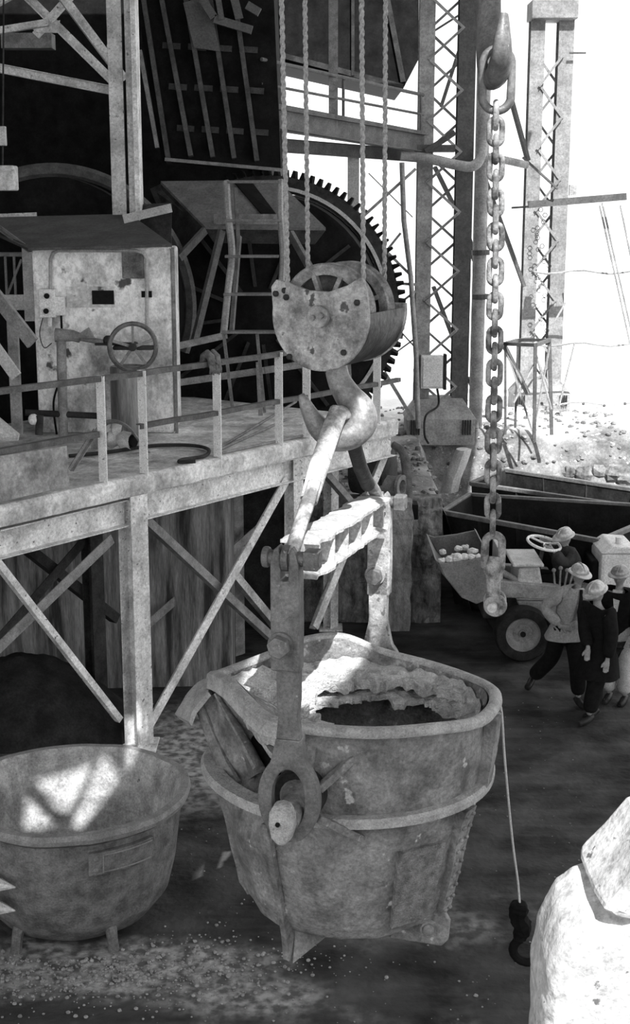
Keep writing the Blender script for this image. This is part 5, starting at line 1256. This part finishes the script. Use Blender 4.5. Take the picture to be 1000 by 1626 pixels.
    es = [(0, 1), (1, 2), (2, 3), (0, 4), (4, 5), (5, 6), (0, 7), (7, 8), (8, 9), (0, 10)]
    rs = [(.19, .15), (.19, .145), (.205, .165), (.235 + .05 * jacket_len, .19 + .05 * jacket_len), .105, .088, .074, .105, .088, .074, .095]
    if jacket_len < .05: vs[3] = J['pelvis'] + (J['pelvis'] - J['chest']).normalized() * .08
    skin('jacket', vs, es, rs, coat, t, 2)
    if jacket_len > .1:
        f2 = V(J['face'].x, J['face'].y, 0).normalized(); s2 = f2.cross(V(0, 0, 1)); top = lerp(J['pelvis'], J['chest'], .35); hemc = lerp(J['pelvis'], (J['knee_l'] + J['knee_r']) / 2, jacket_len); rg = []
        spread = (J['knee_l'] - J['knee_r']).length * .5 * jacket_len
        for i in range(9):
            t_ = i / 8; c_ = lerp(top, hemc, t_); ra = .19 + .05 * t_ + spread * .5 * t_; rb_2 = .15 + .05 * t_ + spread * .5 * t_
            rg.append([c_ + s2 * (ra * math.cos(q) * (1 + .05 * t_ * math.sin(q * 5))) + f2 * (rb_2 * math.sin(q) * (1 + .05 * t_ * math.cos(q * 7))) for q in [2 * math.pi * k / 32 for k in range(32)]])
        part(MB().loft(rg), 'coat_skirt', coat, t, smooth=True)
    # trousers
    vs = [J['pelvis'], J['hip_l'], J['knee_l'], lerp(J['knee_l'], J['ankle_l'], .95), J['hip_r'], J['knee_r'], lerp(J['knee_r'], J['ankle_r'], .95)]
    skin('trousers', vs, [(0, 1), (1, 2), (2, 3), (0, 4), (4, 5), (5, 6)], [.16, .13, .108, .10, .13, .108, .10], trousers, t, 2)
    for sd in ('l', 'r'):
        a = J['ankle_' + sd]; tt = J['toe_' + sd]
        part(MB().tube([a + (a - tt).normalized() * .07 - V(0, 0, .045), a - V(0, 0, .035), lerp(a, tt, .5) - V(0, 0, .03), lerp(a, tt, .85) - V(0, 0, .01), tt], [.035, .048, .045, .042, .02], 10), 'shoe', mat('black_leather', .015, .04, 9, .35), t, smooth=True)
    # hard hat
    hd_ = MB(); dome = []
    for i in range(9):
        a = math.pi / 2 * i / 9; dome.append((.112 * math.cos(a), .105 * math.sin(a)))
    base = hc + hu * .045 - fd * .005; R1 = [[base + fx * (r * math.sin(q)) + fd * (r * 1.12 * math.cos(q)) + hu * h for q in [2 * math.pi * k / 28 for k in range(28)]] for r, h in dome]
    brim = [[base + fx * (r * math.sin(q)) + fd * (r * 1.12 * math.cos(q) + (ex if math.cos(q) > 0 else ex * .4) * abs(math.cos(q))) + hu * h for q in [2 * math.pi * k / 28 for k in range(28)]] for r, h, ex in ((.108, .0, 0), (.140, -.014, .03), (.140, -.006, .03), (.114, .012, 0))]
    hat_o = part(MB().loft(R1, cap0=False), 'hard_hat', hat_m, t, smooth=True)
    part(MB().loft(brim), 'hat_brim', hat_m, hat_o, smooth=True)
    part(MB().tube([base + fd * (.118 * math.cos(q)) + hu * (.108 * math.sin(q)) for q in [math.radians(k) for k in range(15, 166, 15)]], .010, 6), 'hat_ridge', hat_m, hat_o, smooth=True)
    # shirt front, collar and tie
    if shirt:
        n0 = J['neck'] - hu * .02 + fd * .02; f2 = V(fd.x, fd.y, 0).normalized(); s2 = f2.cross(V(0, 0, 1))
        ch_ = J['chest'] + f2 * .135
        q = [n0 + f2 * .06 - s2 * .06, n0 + f2 * .06 + s2 * .06, ch_ + V(0, 0, -.06) + s2 * .015 + f2 * .02, ch_ + V(0, 0, -.06) - s2 * .015 + f2 * .02]
        part(MB().loft([q, [p - f2 * .04 for p in q]]), 'shirt_front', shirt, t)
        if tie: part(MB().tube([n0 + f2 * .085, lerp(n0, ch_, .5) + f2 * .07, ch_ + V(0, 0, -.08) + f2 * .03, ch_ + V(0, 0, -.28) + f2 * .03], [.014, .016, .026, .01], 8, sx=1.5, sy=.5, up=f2), 'necktie', soot(), t)
    return t
silver = mat('silver_hat', .38, .5, 4, .3, metal=.3, bump=0); grey_cloth = mat('grey_tweed', .24, .38, 40, .95, bump=.2); black_cloth = mat('black_cloth', .006, .012, 20, .95, bump=0); pale_cloth = mat('pale_trousers', .42, .55, 8, .9); shirtm = mat('white_shirt', .5, .65, 9, .9, bump=0)
def stand(x, y, h, lean=(0, 0), face=(0, -1, -.2)):
    """neutral upright pose; lean = xy displacement of the shoulders"""
    k = h / 1.78; lx, ly = lean
    pel = V(x, y, .95 * k); ch = V(x + lx * .7, y + ly * .7, 1.28 * k); nk = V(x + lx * 1.05, y + ly * 1.05, 1.50 * k); hd_ = V(x + lx * 1.2, y + ly * 1.2, 1.64 * k)
    f = V(*face).normalized(); rt = f.cross(V(0, 0, 1)).normalized()  # person's right
    J = dict(pelvis=pel, chest=ch, neck=nk, head=hd_, face=f)
    for s, n_ in ((1, 'r'), (-1, 'l')):
        J['shoulder_' + n_] = V(x + lx, y + ly, 1.42 * k) + rt * s * .19 * k
        J['elbow_' + n_] = J['shoulder_' + n_] + V(0, 0, -.29 * k) + rt * s * .05
        J['wrist_' + n_] = J['elbow_' + n_] + V(0, 0, -.25 * k) + f * .06
        J['hip_' + n_] = pel + rt * s * .09 + V(0, 0, -.04)
        J['knee_' + n_] = V(x, y, .50 * k) + rt * s * .10
        J['ankle_' + n_] = V(x, y, .09) + rt * s * .10
        J['toe_' + n_] = J['ankle_' + n_] + V(f.x, f.y, 0).normalized() * .17 - V(0, 0, .06)
    return J
# man in the pale jacket: faces the viewer's right, left arm akimbo
J = stand(3.10, 16.45, 1.76, (.10, -.10), (.35, -1, -.25))
J['elbow_r'] = V(2.80, 16.38, 1.20); J['wrist_r'] = V(3.0, 16.22, 1.0); J['hand_r'] = V(.8, -.3, -.1)
J['elbow_l'] = J['shoulder_l'] + V(.10, -.05, -.27); J['wrist_l'] = J['elbow_l'] + V(-.02, -.12, -.22)
J['knee_r'] = V(2.97, 16.55, .50); J['ankle_r'] = V(2.76, 16.80, .14); J['toe_r'] = V(2.68, 16.66, .05)
J['knee_l'] = V(3.22, 16.22, .52); J['ankle_l'] = V(3.24, 16.15, .10); J['toe_l'] = V(3.30, 16.0, .04)
person('man in grey jacket, tie and silver hard hat, hand on hip beside the loader wheel', J, grey_cloth, black_cloth, silver, jacket_len=.32, tie=True, shirt=shirtm)
# stooping man in the long dark coat
J = stand(3.42, 15.72, 1.72, (-.10, -.05), (-.8, -.6, -.45))
J['elbow_r'] = J['shoulder_r'] + V(-.02, -.1, -.27); J['wrist_r'] = V(3.20, 15.52, .95); J['hand_r'] = V(-.1, -.1, -1)
J['ankle_l'] = V(3.25, 15.55, .10); J['knee_l'] = V(3.32, 15.58, .52); J['toe_l'] = V(3.12, 15.46, .04)
person('stooping man in black overcoat and silver hard hat, nearest of the standing men', J, black_cloth, black_cloth, silver, jacket_len=.85)
# man with pale trousers
J = stand(3.74, 16.30, 1.77, (-.04, -.06), (-.5, -.85, -.1))
person('man in black coat and pale trousers at the right edge of the picture', J, black_cloth, pale_cloth, mat('dull_hat', .18, .28, 4, .3, metal=.3, bump=0), jacket_len=.0, shirt=shirtm)
# driver, seated
J = stand(3.52, 18.5, 1.74, (-.10, -.12), (-.9, -.55, -.35))
for k_ in list(J):
    if k_ in ('face',): continue
    if k_[:4] in ('pelv', 'ches', 'neck', 'head', 'shou', 'elbo', 'wris', 'hip_'): J[k_] = J[k_] + V(0, 0, .06)
dz = -.06
for k_ in ('pelvis', 'chest', 'neck', 'head', 'shoulder_l', 'shoulder_r', 'hip_l', 'hip_r'): J[k_] = J[k_] + V(0, 0, dz)
J['knee_r'] = V(3.12, 18.35, 1.02); J['ankle_r'] = V(3.05, 18.32, .62); J['toe_r'] = V(2.9, 18.28, .57)
J['knee_l'] = V(3.12, 18.68, 1.02); J['ankle_l'] = V(3.05, 18.70, .62); J['toe_l'] = V(2.9, 18.70, .57)
J['elbow_l'] = V(3.40, 18.20, 1.26); J['wrist_l'] = V(3.22, 18.18, 1.47); J['elbow_r'] = V(3.35, 18.72, 1.28); J['wrist_r'] = V(3.22, 18.60, 1.50)
J['hand_l'] = V(-.8, .2, .3); J['hand_r'] = V(-.8, -.2, .2)
person('loader driver in dark work jacket and silver hard hat bent over the steering wheel', J, mat('dark_denim', .035, .06, 20, .95, bump=0), black_cloth, silver)
